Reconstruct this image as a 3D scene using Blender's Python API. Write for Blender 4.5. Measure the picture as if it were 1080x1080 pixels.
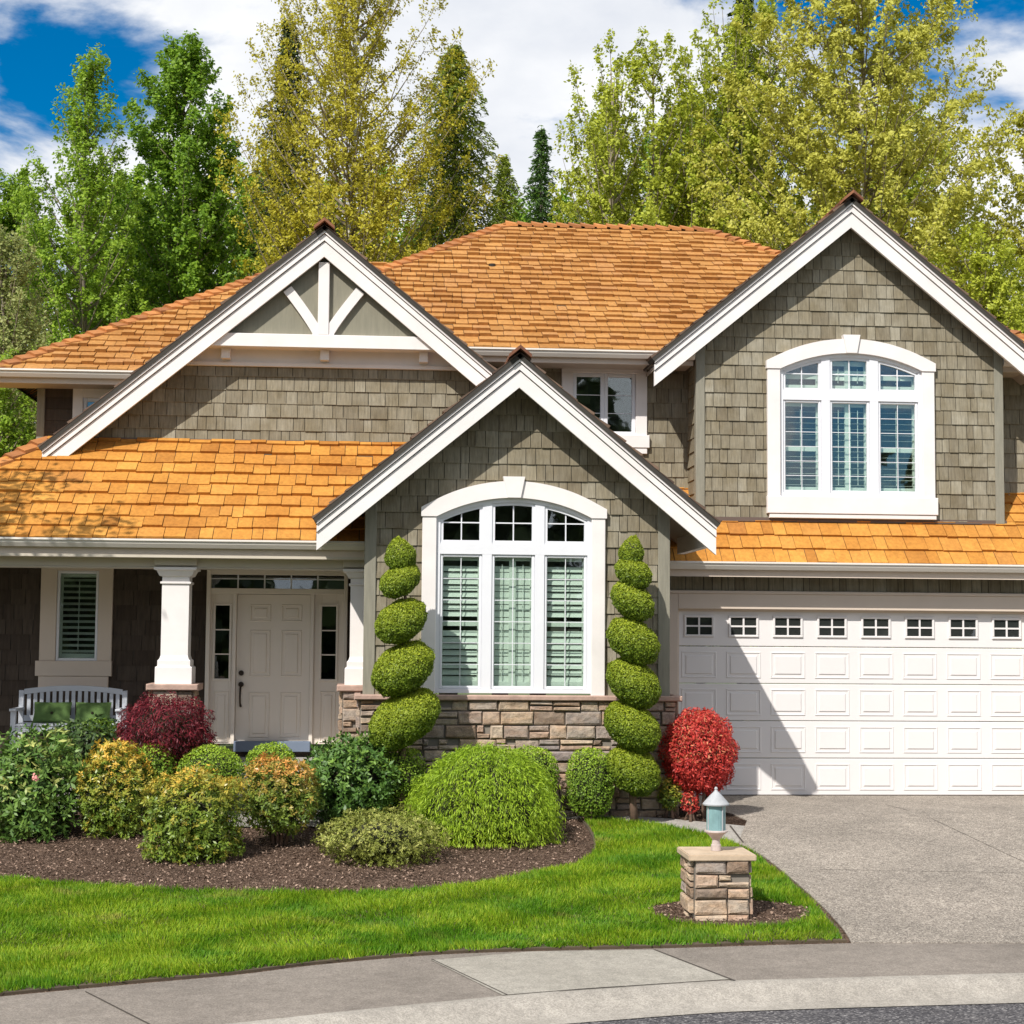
import bpy, bmesh, math, random
import numpy as np
from mathutils import Vector, Matrix
random.seed(7); RNG = np.random.default_rng(11)
for o in list(bpy.data.objects): bpy.data.objects.remove(o)
SC = bpy.context.scene; COL = SC.collection

# ------------------------------------------------------------ camera
F = 1804.0; AL = math.atan(.0787); PT = math.atan(.072); RO = .008
CAM = np.array([0, -22, 2.06])
fw = np.array([math.sin(AL)*math.cos(PT), math.cos(AL)*math.cos(PT), math.sin(PT)])
r0 = np.array([math.cos(AL), -math.sin(AL), 0]); u0 = np.cross(r0, fw)
RT = r0*math.cos(RO)+u0*math.sin(RO); UP = u0*math.cos(RO)-r0*math.sin(RO)
cd = bpy.data.cameras.new('camera'); cam = bpy.data.objects.new('camera', cd); COL.objects.link(cam)
m = Matrix.Identity(4)
for i in range(3):
    m[i][0] = RT[i]; m[i][1] = UP[i]; m[i][2] = -fw[i]; m[i][3] = CAM[i]
cam.matrix_world = m
cd.sensor_width = 36; cd.lens = F/1080*36; cd.clip_end = 3000; cd.clip_start = .1
SC.camera = cam

# ------------------------------------------------------------ light
SUN = Vector((.67, 1, -1.20)).normalized()
sd = bpy.data.lights.new('sun', 'SUN'); so = bpy.data.objects.new('sun', sd); COL.objects.link(so)
so.rotation_euler = SUN.to_track_quat('-Z', 'Y').to_euler(); so.location = (-20, -30, 40)
sd.energy = 4.95; sd.angle = math.radians(.5); sd.color = (1, .955, .89)
W = bpy.data.worlds.new('World'); SC.world = W; W.use_nodes = True
nt = W.node_tree; nt.nodes.clear()
def nd(t, typ, **k):
    n = t.nodes.new(typ)
    for a, b in k.items():
        if a.startswith('i_'): n.inputs[a[2:].replace('_', ' ')].default_value = b
        else: setattr(n, a, b)
    return n
sky = nd(nt, 'ShaderNodeTexSky', sky_type='NISHITA', sun_disc=False)
sky.sun_elevation = math.radians(44.9); sky.sun_rotation = math.radians(213.8)
sky.air_density = 1.0; sky.dust_density = .3; sky.ozone_density = 3.0
hs = nd(nt, 'ShaderNodeHueSaturation', i_Saturation=1.65, i_Value=1.15)
nt.links.new(sky.outputs[0], hs.inputs['Color'])
tc = nd(nt, 'ShaderNodeTexCoord')
mp = nd(nt, 'ShaderNodeMapping'); mp.inputs['Scale'].default_value = (1, 1, 1.9); mp.inputs['Location'].default_value = (5.5, 2.2, .9)
nt.links.new(tc.outputs['Generated'], mp.inputs[0])
n1 = nd(nt, 'ShaderNodeTexNoise', i_Scale=3.6, i_Detail=12.0, i_Roughness=.56, i_Distortion=.25)
nt.links.new(mp.outputs[0], n1.inputs['Vector'])
cr = nd(nt, 'ShaderNodeValToRGB'); cr.color_ramp.elements[0].position = .40; cr.color_ramp.elements[1].position = .50
cr.color_ramp.interpolation = 'EASE'
nt.links.new(n1.outputs['Fac'], cr.inputs[0])
n2 = nd(nt, 'ShaderNodeTexNoise', i_Scale=5.5, i_Detail=9.0, i_Roughness=.55)
nt.links.new(mp.outputs[0], n2.inputs['Vector'])
cr2 = nd(nt, 'ShaderNodeValToRGB')
cr2.color_ramp.elements[0].position = .36; cr2.color_ramp.elements[0].color = (8.4, 8.8, 9.6, 1)
cr2.color_ramp.elements[1].position = .60; cr2.color_ramp.elements[1].color = (11.2, 11.3, 11.5, 1)
nt.links.new(n2.outputs['Fac'], cr2.inputs[0])
mx = nd(nt, 'ShaderNodeMix', data_type='RGBA')
nt.links.new(cr.outputs[0], mx.inputs[0]); nt.links.new(hs.outputs[0], mx.inputs[6]); nt.links.new(cr2.outputs[0], mx.inputs[7])
bg = nd(nt, 'ShaderNodeBackground', i_Strength=.086); nt.links.new(mx.outputs[2], bg.inputs[0])
wo = nd(nt, 'ShaderNodeOutputWorld'); nt.links.new(bg.outputs[0], wo.inputs[0])
SC.view_settings.view_transform = 'Standard'; SC.view_settings.look = 'None'
SC.view_settings.exposure = .10; SC.view_settings.gamma = 1
SC.render.engine = 'CYCLES'; SC.cycles.max_bounces = 8; SC.cycles.transparent_max_bounces = 12

# ------------------------------------------------------------ helpers
def ray(px, py): return fw*F+RT*(px-540)-UP*(py-540)
def P(px, py, Y):
    """point of the plane at depth Y that the photograph shows at px,py"""
    r = ray(px, py); return CAM+r*((Y-CAM[1])/r[1])
def X_(px, py, Y): return float(P(px, py, Y)[0])
def Z_(px, py, Y): return float(P(px, py, Y)[2])
def g(Y):
    if Y > -2.2: return 0.
    if Y > -7.8: return (Y+2.2)*.0893
    return -.5+(Y+7.8)*.01
def G(px, py, dz=0):
    r = ray(px, py); a, b = 6/r[1], 60/r[1]
    for i in range(50):
        t = (a+b)/2; p = CAM+r*t
        if p[2] > g(p[1])+dz: a = t
        else: b = t
    return p

class MB:
    def __init__(s): s.v = []; s.f = []; s.r = []; s.m = []
    def add(s, vs, fs, r=None, m=0):
        if r is None: r = random.random()
        n = len(s.v); s.v += [tuple(map(float, a)) for a in vs]
        for f in fs: s.f.append([n+i for i in f]); s.r.append(r); s.m.append(m)
    def box(s, x0, y0, z0, x1, y1, z1, r=None, m=0):
        s.add([(x0,y0,z0),(x1,y0,z0),(x1,y1,z0),(x0,y1,z0),(x0,y0,z1),(x1,y0,z1),(x1,y1,z1),(x0,y1,z1)],
              [(0,3,2,1),(4,5,6,7),(0,1,5,4),(1,2,6,5),(2,3,7,6),(3,0,4,7)], r, m)
    def cbox(s, x0, y0, z0, x1, y1, z1, b=.005, r=None, m=0):
        """box with chamfered front (-Y) edges"""
        s.add([(x0,y0+b,z0),(x1,y0+b,z0),(x1,y0+b,z1),(x0,y0+b,z1),(x0+b,y0,z0+b),(x1-b,y0,z0+b),(x1-b,y0,z1-b),(x0+b,y0,z1-b),
               (x0,y1,z0),(x1,y1,z0),(x1,y1,z1),(x0,y1,z1)],
              [(4,5,6,7),(0,1,5,4),(1,2,6,5),(2,3,7,6),(3,0,4,7),(8,9,1,0),(9,10,2,1),(10,11,3,2),(11,8,0,3),(11,10,9,8)], r, m)
    def prism(s, poly, y0, y1, r=None, m=0):
        n = len(poly)
        a = sum(poly[i][0]*poly[(i+1) % n][1]-poly[(i+1) % n][0]*poly[i][1] for i in range(n))
        if a < 0: poly = poly[::-1]
        vs = [(x, y0, z) for x, z in poly]+[(x, y1, z) for x, z in poly]
        fs = [tuple(range(n)), tuple(range(2*n-1, n-1, -1))]+[(i+n, (i+1) % n+n, (i+1) % n, i) for i in range(n)]
        s.add(vs, fs, r, m)
    def band(s, xs, lo, hi, y0, y1, r=None, m=0):
        if r is None: r = random.random()
        n = len(xs); vs = []
        for x in xs: vs += [(x, y0, lo(x)), (x, y0, hi(x)), (x, y1, lo(x)), (x, y1, hi(x))]
        fs = [(0, 1, 3, 2), tuple(4*(n-1)+i for i in (0, 2, 3, 1))]
        for i in range(n-1):
            a = 4*i; b = a+4
            fs += [(a, b, b+1, a+1), (a+2, a+3, b+3, b+2), (a+1, b+1, b+3, a+3), (a, a+2, b+2, b)]
        s.add(vs, fs, r, m)
    def tube(s, pts, rad, seg=7, r=None, m=0, cap=True):
        pts = [Vector(p) for p in pts]; n = len(pts)
        if not hasattr(rad, '__len__'): rad = [rad]*n
        vs = []; u = None
        for i, p in enumerate(pts):
            d = (pts[min(i+1, n-1)]-pts[max(i-1, 0)]).normalized()
            if u is None: u = d.orthogonal().normalized()
            u = (u-d*u.dot(d)).normalized(); w = d.cross(u)
            for k in range(seg):
                a = 2*math.pi*k/seg; vs.append(p+(u*math.cos(a)+w*math.sin(a))*rad[i])
        fs = [(i*seg+k, i*seg+(k+1) % seg, (i+1)*seg+(k+1) % seg, (i+1)*seg+k) for i in range(n-1) for k in range(seg)]
        if cap: fs += [tuple(range(seg-1, -1, -1)), tuple(range((n-1)*seg, n*seg))]
        s.add(vs, fs, r, m)
    def lathe(s, c, prof, seg=24, r=None, m=0, square=False):
        cx, cy, cz = c; vs = []
        if square: seg = 4
        for rr, z in prof:
            for k in range(seg):
                a = 2*math.pi*(k+(.5 if square else 0))/seg; q = rr*(math.sqrt(2) if square else 1)
                vs.append((cx+q*math.cos(a), cy+q*math.sin(a), cz+z))
        n = len(prof)
        fs = [(i*seg+k, i*seg+(k+1) % seg, (i+1)*seg+(k+1) % seg, (i+1)*seg+k) for i in range(n-1) for k in range(seg)]
        fs += [tuple(range(seg-1, -1, -1)), tuple(range((n-1)*seg, n*seg))]
        s.add(vs, fs, r, m)
    def build(s, name, mats, parent=None, smooth=False, loc=None):
        me = bpy.data.meshes.new(name)
        off = Vector(loc) if loc is not None else (wloc(parent) if parent else Vector())
        me.from_pydata([(a[0]-off.x, a[1]-off.y, a[2]-off.z) for a in s.v], [], s.f); me.update()
        at = me.attributes.new('rnd', 'FLOAT', 'FACE'); at.data.foreach_set('value', s.r)
        if not isinstance(mats, (list, tuple)): mats = [mats]
        for q in mats: me.materials.append(q)
        if len(mats) > 1: me.polygons.foreach_set('material_index', s.m)
        if smooth: me.polygons.foreach_set('use_smooth', [True]*len(s.f))
        o = bpy.data.objects.new(name, me); COL.objects.link(o)
        if parent: o.parent = parent; o.location = (0, 0, 0)
        else: o.location = off
        return o
def wloc(o):
    v = Vector(o.location)
    while o.parent: o = o.parent; v += Vector(o.location)
    return v
def tag(o, label=None, cat=None, group=None, kind=None):
    if label: o['label'] = label
    if cat: o['category'] = cat
    if group: o['group'] = group
    if kind: o['kind'] = kind
    return o
def empty(name, loc, label, cat, group=None):
    o = bpy.data.objects.new(name, None); COL.objects.link(o); o.location = loc; o.empty_display_size = .2
    return tag(o, label, cat, group)

# ------------------------------------------------------------ materials
def lin(c): return tuple(((x/255)/12.92 if x/255 <= .04045 else ((x/255+.055)/1.055)**2.4) for x in c)
def newmat(name):
    m = bpy.data.materials.new(name); m.use_nodes = True; t = m.node_tree; t.nodes.clear()
    out = nd(t, 'ShaderNodeOutputMaterial'); b = nd(t, 'ShaderNodeBsdfPrincipled')
    t.links.new(b.outputs[0], out.inputs[0]); return m, t, b, out
def ramp(t, stops, src):
    c = nd(t, 'ShaderNodeValToRGB'); e = c.color_ramp.elements
    while len(e) < len(stops): e.new(.5)
    for i, (p, col) in enumerate(stops):
        e[i].position = p; e[i].color = (*col, 1) if len(col) == 3 else col
    t.links.new(src, c.inputs[0]); return c.outputs[0]
def noise(t, scale, detail=4, rough=.55, vec=(1, 1, 1), dist=0):
    co = nd(t, 'ShaderNodeTexCoord'); mpp = nd(t, 'ShaderNodeMapping'); mpp.inputs['Scale'].default_value = vec
    t.links.new(co.outputs['Object'], mpp.inputs[0])
    n = nd(t, 'ShaderNodeTexNoise', i_Scale=scale, i_Detail=detail, i_Roughness=rough, i_Distortion=dist)
    t.links.new(mpp.outputs[0], n.inputs['Vector']); return n.outputs['Fac']
def mul(t, a, b, fac=1., typ='MULTIPLY'):
    x = nd(t, 'ShaderNodeMix', data_type='RGBA', blend_type=typ); x.inputs[0].default_value = fac
    t.links.new(a, x.inputs[6]); t.links.new(b, x.inputs[7]); return x.outputs[2]
def bump(t, b, src, strength, dist=.01):
    bn = nd(t, 'ShaderNodeBump', i_Strength=strength, i_Distance=dist)
    t.links.new(src, bn.inputs['Height']); t.links.new(bn.outputs[0], b.inputs['Normal'])
def mat_tiles(name, stops, streak, sv=(.75, 1.1), rough=.8, blot=None):
    m, t, b, _ = newmat(name)
    a = nd(t, 'ShaderNodeAttribute', attribute_name='rnd')
    c = ramp(t, stops, a.outputs['Fac'])
    n = noise(t, 1, 5, .6, streak)
    c = mul(t, c, ramp(t, [(.3, (sv[0],)*3), (.7, (sv[1],)*3)], n))
    if blot:
        n2 = noise(t, blot[0], 5, .6)
        c = mul(t, c, ramp(t, [(.35, blot[1]), (.65, (1, 1, 1))], n2))
    t.links.new(c, b.inputs['Base Color']); b.inputs['Roughness'].default_value = rough
    b.inputs['Specular IOR Level'].default_value = .25
    bump(t, b, n, .5, .006); return m
def mat_plain(name, col, rough=.5, var=.06, nscale=3, metal=0, bmp=0, bs=80, spec=.4, vec=(1,1,1)):
    m, t, b, _ = newmat(name)
    n = noise(t, nscale, 6, .6, vec)
    c = ramp(t, [(.3, tuple(x*(1-var) for x in col)), (.7, tuple(min(1, x*(1+var)) for x in col))], n)
    t.links.new(c, b.inputs['Base Color'])
    b.inputs['Roughness'].default_value = rough; b.inputs['Metallic'].default_value = metal
    b.inputs['Specular IOR Level'].default_value = spec
    if bmp: bump(t, b, noise(t, bs, 4, .6), bmp, .004)
    return m
def mat_leaf(name, c1, c2, c3=None, trans=.3, rough=.5, spec=.3):
    m, t, b, out = newmat(name)
    a = nd(t, 'ShaderNodeAttribute', attribute_name='rnd')
    c = ramp(t, [(0, c1), (1, c2)], a.outputs['Fac'])
    if c3:
        a2 = nd(t, 'ShaderNodeAttribute', attribute_name='tone')
        x = nd(t, 'ShaderNodeMix', data_type='RGBA'); t.links.new(a2.outputs['Fac'], x.inputs[0]); t.links.new(c, x.inputs[6]); x.inputs[7].default_value = (*c3, 1)
        c = x.outputs[2]
    t.links.new(c, b.inputs['Base Color']); b.inputs['Roughness'].default_value = rough; b.inputs['Specular IOR Level'].default_value = spec
    tr = nd(t, 'ShaderNodeBsdfTranslucent'); t.links.new(c, tr.inputs[0])
    mxs = nd(t, 'ShaderNodeMixShader', i_Fac=trans)
    t.links.new(b.outputs[0], mxs.inputs[1]); t.links.new(tr.outputs[0], mxs.inputs[2]); t.links.new(mxs.outputs[0], out.inputs[0])
    return m
M = {}
M['shake'] = mat_tiles('cedar_shake', [(0, (.43,.185,.036)), (.10, (.51,.23,.042)), (.5, (.56,.262,.050)), (.9, (.61,.30,.062)), (1, (.48,.215,.05))], (22, 22, 3), (.78, 1.12), .85, (1.3, (.82,.74,.70)))
M['shake_up'] = mat_tiles('cedar_shake_high', [(0, (.39,.185,.050)), (.2, (.44,.215,.060)), (.7, (.49,.245,.072)), (1, (.47,.24,.085))], (22, 22, 3), (.78, 1.12), .85, (1.1, (.84,.78,.74)))
M['shake_grey'] = mat_tiles('weathered_shake', [(0, (.09,.06,.045)), (1, (.20,.13,.09))], (9, 9, 9), (.8, 1.1))
M['cap'] = mat_tiles('cedar_ridge_cap', [(0, (.30,.12,.045)), (1, (.55,.23,.07))], (9, 9, 9), (.8, 1.1))
M['cap_dark'] = mat_tiles('weathered_ridge_cap', [(0, (.12,.05,.035)), (1, (.28,.12,.06))], (9, 9, 9), (.8, 1.1))
M['siding'] = mat_tiles('grey_shingle', [(0, (.215,.185,.132)), (.35, (.255,.225,.163)), (.75, (.29,.26,.195)), (1, (.34,.31,.24))], (45, 45, 4), (.72, 1.15), .85, (3.5, (.80,.76,.68)))
M['siding_shaded'] = mat_tiles('shaded_shingle', [(0, (.055,.040,.030)), (1, (.085,.065,.050))], (30, 30, 3), (.75, 1.15), .85)  # darker brown copy of the grey shingle; porch shade put into its colour
M['under'] = mat_plain('wall_paper', (.05,.045,.038), .95)
M['white'] = mat_plain('painted_trim', (.78,.735,.71), .5, .06, 2.5, bmp=.06, bs=30)
M['cream'] = mat_plain('cream_trim', (.62,.52,.43), .5, .03, 2.5)
M['beige'] = mat_plain('beige_trim', (.56,.50,.41), .5, .03, 2.5)
M['vinyl'] = mat_plain('white_vinyl', (.74,.745,.775), .3, .02)
M['olive'] = mat_plain('olive_board', (.225,.21,.155), .7, .10, 5, vec=(8,8,.8))
M['cornerb'] = mat_plain('grey_corner_board', (.245,.23,.18), .75, .15, 5, vec=(6,6,.6))
M['soffit'] = mat_plain('soffit_paint', (.42,.37,.32), .7, .04)
M['gutter'] = mat_plain('gutter_enamel', (.66,.615,.55), .3, .03, spec=.5)
M['door'] = mat_plain('door_paint', (.80,.72,.63), .35, .02)
M['gdoor'] = mat_plain('garage_door_enamel', (.745,.715,.70), .42, .02, 1.5)
M['iron'] = mat_plain('dark_bronze', (.06,.045,.035), .35, .2, metal=.7)
M['threshold'] = mat_plain('blue_grey_paint', (.16,.20,.27), .5)
M['room'] = mat_plain('room_wall', (.10,.095,.085), .9)
M['louver'] = mat_plain('shutter_paint', (.74,.77,.70), .4, .02)
M['concrete_porch'] = mat_plain('porch_slab', (.36,.34,.31), .9, .12, 5)
m, t, b, out = newmat('window_glass')
tb = nd(t, 'ShaderNodeBsdfTransparent'); tb.inputs[0].default_value = (.90,.95,.925,1)
gl = nd(t, 'ShaderNodeBsdfGlossy'); gl.inputs['Roughness'].default_value = .015; gl.inputs[0].default_value = (.9,.95,1,1)
fr = nd(t, 'ShaderNodeLayerWeight', i_Blend=.5); ms = nd(t, 'ShaderNodeMixShader')
pw_ = nd(t, 'ShaderNodeMath', operation='POWER'); pw_.inputs[1].default_value = 4; t.links.new(fr.outputs['Facing'], pw_.inputs[0])
ma_ = nd(t, 'ShaderNodeMath', operation='MULTIPLY_ADD'); ma_.inputs[1].default_value = .6; ma_.inputs[2].default_value = .105; t.links.new(pw_.outputs[0], ma_.inputs[0])
t.links.new(ma_.outputs[0], ms.inputs[0]); t.links.new(tb.outputs[0], ms.inputs[1]); t.links.new(gl.outputs[0], ms.inputs[2]); t.links.new(ms.outputs[0], out.inputs[0])
bn = nd(t, 'ShaderNodeBump', i_Strength=.05, i_Distance=.02); t.links.new(noise(t, 2.2, 2), bn.inputs['Height']); t.links.new(bn.outputs[0], gl.inputs['Normal'])
M['glass'] = m
def mat_stone(name, dark=1.):
    m, t, b, _ = newmat(name)
    a = nd(t, 'ShaderNodeAttribute', attribute_name='rnd')
    k = dark
    c = ramp(t, [(0, (.20*k,.16*k,.13*k)), (.2, (.36*k,.27*k,.20*k)), (.4, (.46*k,.38*k,.29*k)), (.55, (.30*k,.27*k,.25*k)), (.7, (.39*k,.29*k,.225*k)), (.85, (.48*k,.40*k,.31*k)), (1, (.26*k,.23*k,.23*k))], a.outputs['Fac'])
    n = noise(t, 14, 8, .65); c = mul(t, c, ramp(t, [(.3, (.62,.60,.60)), (.7, (1.18,1.14,1.08))], n))
    n3 = noise(t, 5, 3, .6, (1, 1, 3)); c = mul(t, c, ramp(t, [(.4, (1,1,1)), (.72, (1.05,.88,.74))], n3), .7)
    t.links.new(c, b.inputs['Base Color']); b.inputs['Roughness'].default_value = .9; b.inputs['Specular IOR Level'].default_value = .2
    bump(t, b, n, .9, .03); return m
M['stone'] = mat_stone('ledge_stone', 1.12); M['stone_pil'] = mat_stone('pillar_stone', 1.2)
M['mortar'] = mat_plain('grey_brown_mortar', (.21,.185,.155), .95)  # mid grey-brown mortar bed behind the stones
M['sill'] = mat_plain('stone_cap', (.42,.29,.235), .85, .2, 9, bmp=.7, bs=35, spec=.2)
M['pilcap'] = mat_plain('sandstone_cap', (.50,.39,.28), .85, .16, 7, bmp=.7, bs=35, spec=.2)

# ------------------------------------------------------------ ground
def gmesh(name, poly, mat, dz, skirt=0, step=None):
    bm = bmesh.new(); vs = [bm.verts.new((p[0], p[1], 0)) for p in poly]; f = bm.faces.new(vs)
    if f.normal.z < 0: f.normal_flip()
    ys = [-2.2, -7.8]
    if step:
        y = min(p[1] for p in poly)
        while y < max(p[1] for p in poly): ys.append(y); y += step
    bmesh.ops.triangulate(bm, faces=bm.faces[:])
    for y in ys: bmesh.ops.bisect_plane(bm, geom=bm.verts[:]+bm.edges[:]+bm.faces[:], plane_co=(0, y, 0), plane_no=(0, 1, 0))
    for v in bm.verts: v.co.z = g(v.co.y)+dz
    if skirt:
        be = [e for e in bm.edges if e.is_boundary]
        r = bmesh.ops.extrude_edge_only(bm, edges=be)
        for v in [x for x in r['geom'] if isinstance(x, bmesh.types.BMVert)]: v.co.z -= skirt
    bmesh.ops.recalc_face_normals(bm, faces=bm.faces[:])
    me = bpy.data.meshes.new(name); bm.to_mesh(me); bm.free(); me.materials.append(mat)
    o = bpy.data.objects.new(name, me); COL.objects.link(o); tag(o, kind='structure'); return o
def pix(l, dz=0): return [tuple(G(x, y, dz)[:2]) for x, y in l]
def smoothl(pts, n=4, closed=False):
    out = []; L = len(pts)
    for i in range(L-1):
        p0 = pts[max(i-1, 0)]; p1 = pts[i]; p2 = pts[i+1]; p3 = pts[min(i+2, L-1)]
        for k in range(n):
            s = k/n
            out.append(tuple(.5*((2*p1[j])+(-p0[j]+p2[j])*s+(2*p0[j]-5*p1[j]+4*p2[j]-p3[j])*s*s+(-p0[j]+3*p1[j]-3*p2[j]+p3[j])*s**3) for j in (0, 1)))
    out.append(pts[-1]); return out
m, t, b, _ = newmat('soil_ground'); c = ramp(t, [(.3, (.05,.07,.02)), (.7, (.09,.12,.035))], noise(t, .5, 6)); t.links.new(c, b.inputs['Base Color']); b.inputs['Roughness'].default_value = 1
gm = m
# mulch
m, t, b, _ = newmat('bark_mulch')
v = nd(t, 'ShaderNodeTexVoronoi', i_Scale=55.0); co = nd(t, 'ShaderNodeTexCoord'); t.links.new(co.outputs['Object'], v.inputs['Vector'])
c = ramp(t, [(0, (.06,.038,.028)), (.5, (.135,.088,.062)), (.8, (.23,.155,.115)), (1, (.36,.26,.20))], v.outputs['Color'])
c = mul(t, c, ramp(t, [(.3, (.7,.7,.7)), (.7, (1.1,1.1,1.1))], noise(t, 3, 5)))
t.links.new(c, b.inputs['Base Color']); b.inputs['Roughness'].default_value = 1; b.inputs['Specular IOR Level'].default_value = .1
bump(t, b, v.outputs['Distance'], 1., .03); M['mulch'] = m
# lawn soil
m, t, b, _ = newmat('lawn_turf')
c = ramp(t, [(.3, (.06,.043,.028)), (.7, (.10,.075,.045))], noise(t, 2.2, 6)); t.links.new(c, b.inputs['Base Color']); b.inputs['Roughness'].default_value = 1; M['turf'] = m
# aggregate driveway
def mat_agg(name, cols, scale, blot, bs=.4, joint=None):
    m, t, b, _ = newmat(name)
    v = nd(t, 'ShaderNodeTexVoronoi', i_Scale=scale); co = nd(t, 'ShaderNodeTexCoord'); t.links.new(co.outputs['Object'], v.inputs['Vector'])
    sx = nd(t, 'ShaderNodeSeparateColor'); t.links.new(v.outputs['Color'], sx.inputs[0])
    c = ramp(t, cols, sx.outputs[0])
    c = mul(t, c, ramp(t, [(.3, blot[0]), (.7, blot[1])], noise(t, .8, 8, .65)))
    c = mul(t, c, ramp(t, [(.35, (.86,.86,.86)), (.65, (1.08,1.08,1.08))], noise(t, 9, 5, .7)))
    t.links.new(c, b.inputs['Base Color']); b.inputs['Roughness'].default_value = .92; b.inputs['Specular IOR Level'].default_value = .2
    bump(t, b, v.outputs['Distance'], bs, .008); return m
M['drive'] = mat_agg('exposed_aggregate', [(0, (.13,.115,.105)), (.3, (.24,.215,.19)), (.7, (.34,.31,.27)), (1, (.50,.46,.41))], 95, ((.74,.72,.69), (1.12,1.08,1.03)))
M['path'] = mat_agg('path_concrete', [(0, (.26,.245,.23)), (1, (.42,.40,.36))], 80, ((.85,.85,.85), (1.1,1.08,1.05)), .2)
M['walk'] = mat_agg('sidewalk_concrete', [(0, (.17,.15,.13)), (.5, (.225,.20,.175)), (1, (.29,.26,.23))], 120, ((.74,.72,.70), (1.1,1.08,1.05)), .15)
M['walk_lt'] = mat_agg('pale_concrete', [(0, (.26,.245,.215)), (.5, (.33,.31,.27)), (1, (.41,.38,.335))], 120, ((.84,.83,.80), (1.06,1.05,1.03)), .15)
M['kerb'] = mat_agg('kerb_concrete', [(0, (.28,.26,.235)), (.5, (.35,.33,.295)), (1, (.43,.40,.36))], 110, ((.72,.70,.67), (1.08,1.06,1.03)), .2)
M['road'] = mat_agg('asphalt', [(0, (.035,.035,.04)), (.5, (.085,.082,.085)), (.85, (.14,.135,.135)), (1, (.30,.29,.28))], 70, ((.75,.75,.78), (1.15,1.12,1.1)), .8)

big = [(-400, -400), (400, -400), (400, 500), (-400, 500)]
bmg = MB()
for y0, y1 in ((-9.9, -7.8), (-7.8, -2.2), (-2.2, 500)):
    bmg.add([(-400, y0, g(y0)-.03-(.25 if y0 < -9 else 0)), (400, y0, g(y0)-.03-(.25 if y0 < -9 else 0)), (400, y1, g(y1)-.03), (-400, y1, g(y1)-.03)], [(0, 1, 2, 3)])
bmg.add([(-400, -400, -.80), (400, -400, -.80), (400, -9.9, -.801), (-400, -9.9, -.801)], [(0, 1, 2, 3)])
tag(bmg.build('ground', gm), kind='structure')
LAWN_BED = smoothl(pix([(-90, 930), (0, 926), (60, 930), (150, 937), (300, 942), (420, 940), (500, 932), (560, 921), (598, 913), (618, 902), (621, 888), (614, 873), (606, 864)]))
LAWN_R = smoothl(pix([(606, 864), (640, 865), (680, 868.5), (724, 876), (769, 887), (802, 902), (828, 922), (858, 948), (887, 978), (898, 995.5)]))
LAWN_B = smoothl(pix([(898, 995.5), (800, 998), (700, 1001), (600, 1003), (500, 1006), (430, 1010), (330, 1019), (250, 1029), (150, 1038), (0, 1052), (-90, 1062)]))
LAWN = LAWN_BED+LAWN_R[1:]+LAWN_B[1:]
ax, ay = LAWN[-1]; bx_, by_ = LAWN[0]
LAWN += [(ax-6, ay-.6), (bx_-6, by_-.6)]
mp_ = [(-12, -.1), (-12, -12), (6.2, -12), (6.2, -.1)]
mul_poly = [(-12, -.05), (-12, -9.3), LAWN_B[-1], ]+LAWN_B[::-1][1:]+LAWN_R[::-1][1:-3]+[(3.6, -2.75), (4.7, -2.45), (4.5, -.3), (3.86, -.05)]
gmesh('mulch_bed', mul_poly, M['mulch'], 0, step=.5)
def inset(poly, d):
    a = sum(poly[i][0]*poly[(i+1) % len(poly)][1]-poly[(i+1) % len(poly)][0]*poly[i][1] for i in range(len(poly)))
    s = 1 if a > 0 else -1; out = []
    for i in range(len(poly)):
        p, q = poly[i-1], poly[(i+1) % len(poly)]; dx, dy = q[0]-p[0], q[1]-p[1]; L = math.hypot(dx, dy) or 1
        out.append((poly[i][0]-dy/L*d*s, poly[i][1]+dx/L*d*s))
    return out
gmesh('lawn', inset(LAWN, .05), M['turf'], .02, skirt=.05, step=.5)
PC = G(771, 966)
ring = [(PC[0]+.72*math.cos(a)*(1+.05*math.sin(3*a)), PC[1]+.50*math.sin(a)*(1+.05*math.cos(2*a))) for a in np.linspace(0, 2*math.pi, 30, endpoint=False)]
gmesh('mulch_ring', ring, M['mulch'], .032)
# driveway
dr = [p for p in LAWN_R if p[0] > G(772, 888)[0]-.001][:]
gmesh('driveway', [(3.9, .2), (3.9, -.9), (4.05, -1.8), tuple(G(788, 866)[:2])]+dr+[(12.5, -7.95), (12.5, .2)], M['drive'], .012, skirt=.03)
# path
pth = pix([(560, 858.5), (584, 858.5), (639, 860), (700, 863.5), (747, 868), (788, 872)])
pth2 = [p for p in LAWN_R if p[0] < G(776, 888)[0]]
gmesh('path', [(-.6, pth[0][1]-.0)]+pth+[tuple(G(783, 892)[:2])]+pth2[::-1]+[(-.6, pth2[0][1])], M['path'], .008, skirt=.02)
jb = MB()
def joint(p, q, w=.008, dz=.0145, n=6):
    pts = [(p[0]+(q[0]-p[0])*i/n, p[1]+(q[1]-p[1])*i/n) for i in range(n+1)]
    dx, dy = q[0]-p[0], q[1]-p[1]; L = math.hypot(dx, dy); nx, ny = -dy/L*w/2, dx/L*w/2
    vs = []
    for x, y in pts: vs += [(x-nx, y-ny, g(y)+dz), (x+nx, y+ny, g(y)+dz)]
    jb.add(vs, [(2*i, 2*i+1, 2*i+3, 2*i+2) for i in range(n)], .5)
joint(G(935, 850), G(1100, 920)); joint(G(850, 918), G(1300, 926)); joint(G(1100, 920), G(1300, 990))
joint(G(770, 872), G(784, 890), .02); joint(G(741, 878), G(765, 866))
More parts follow.
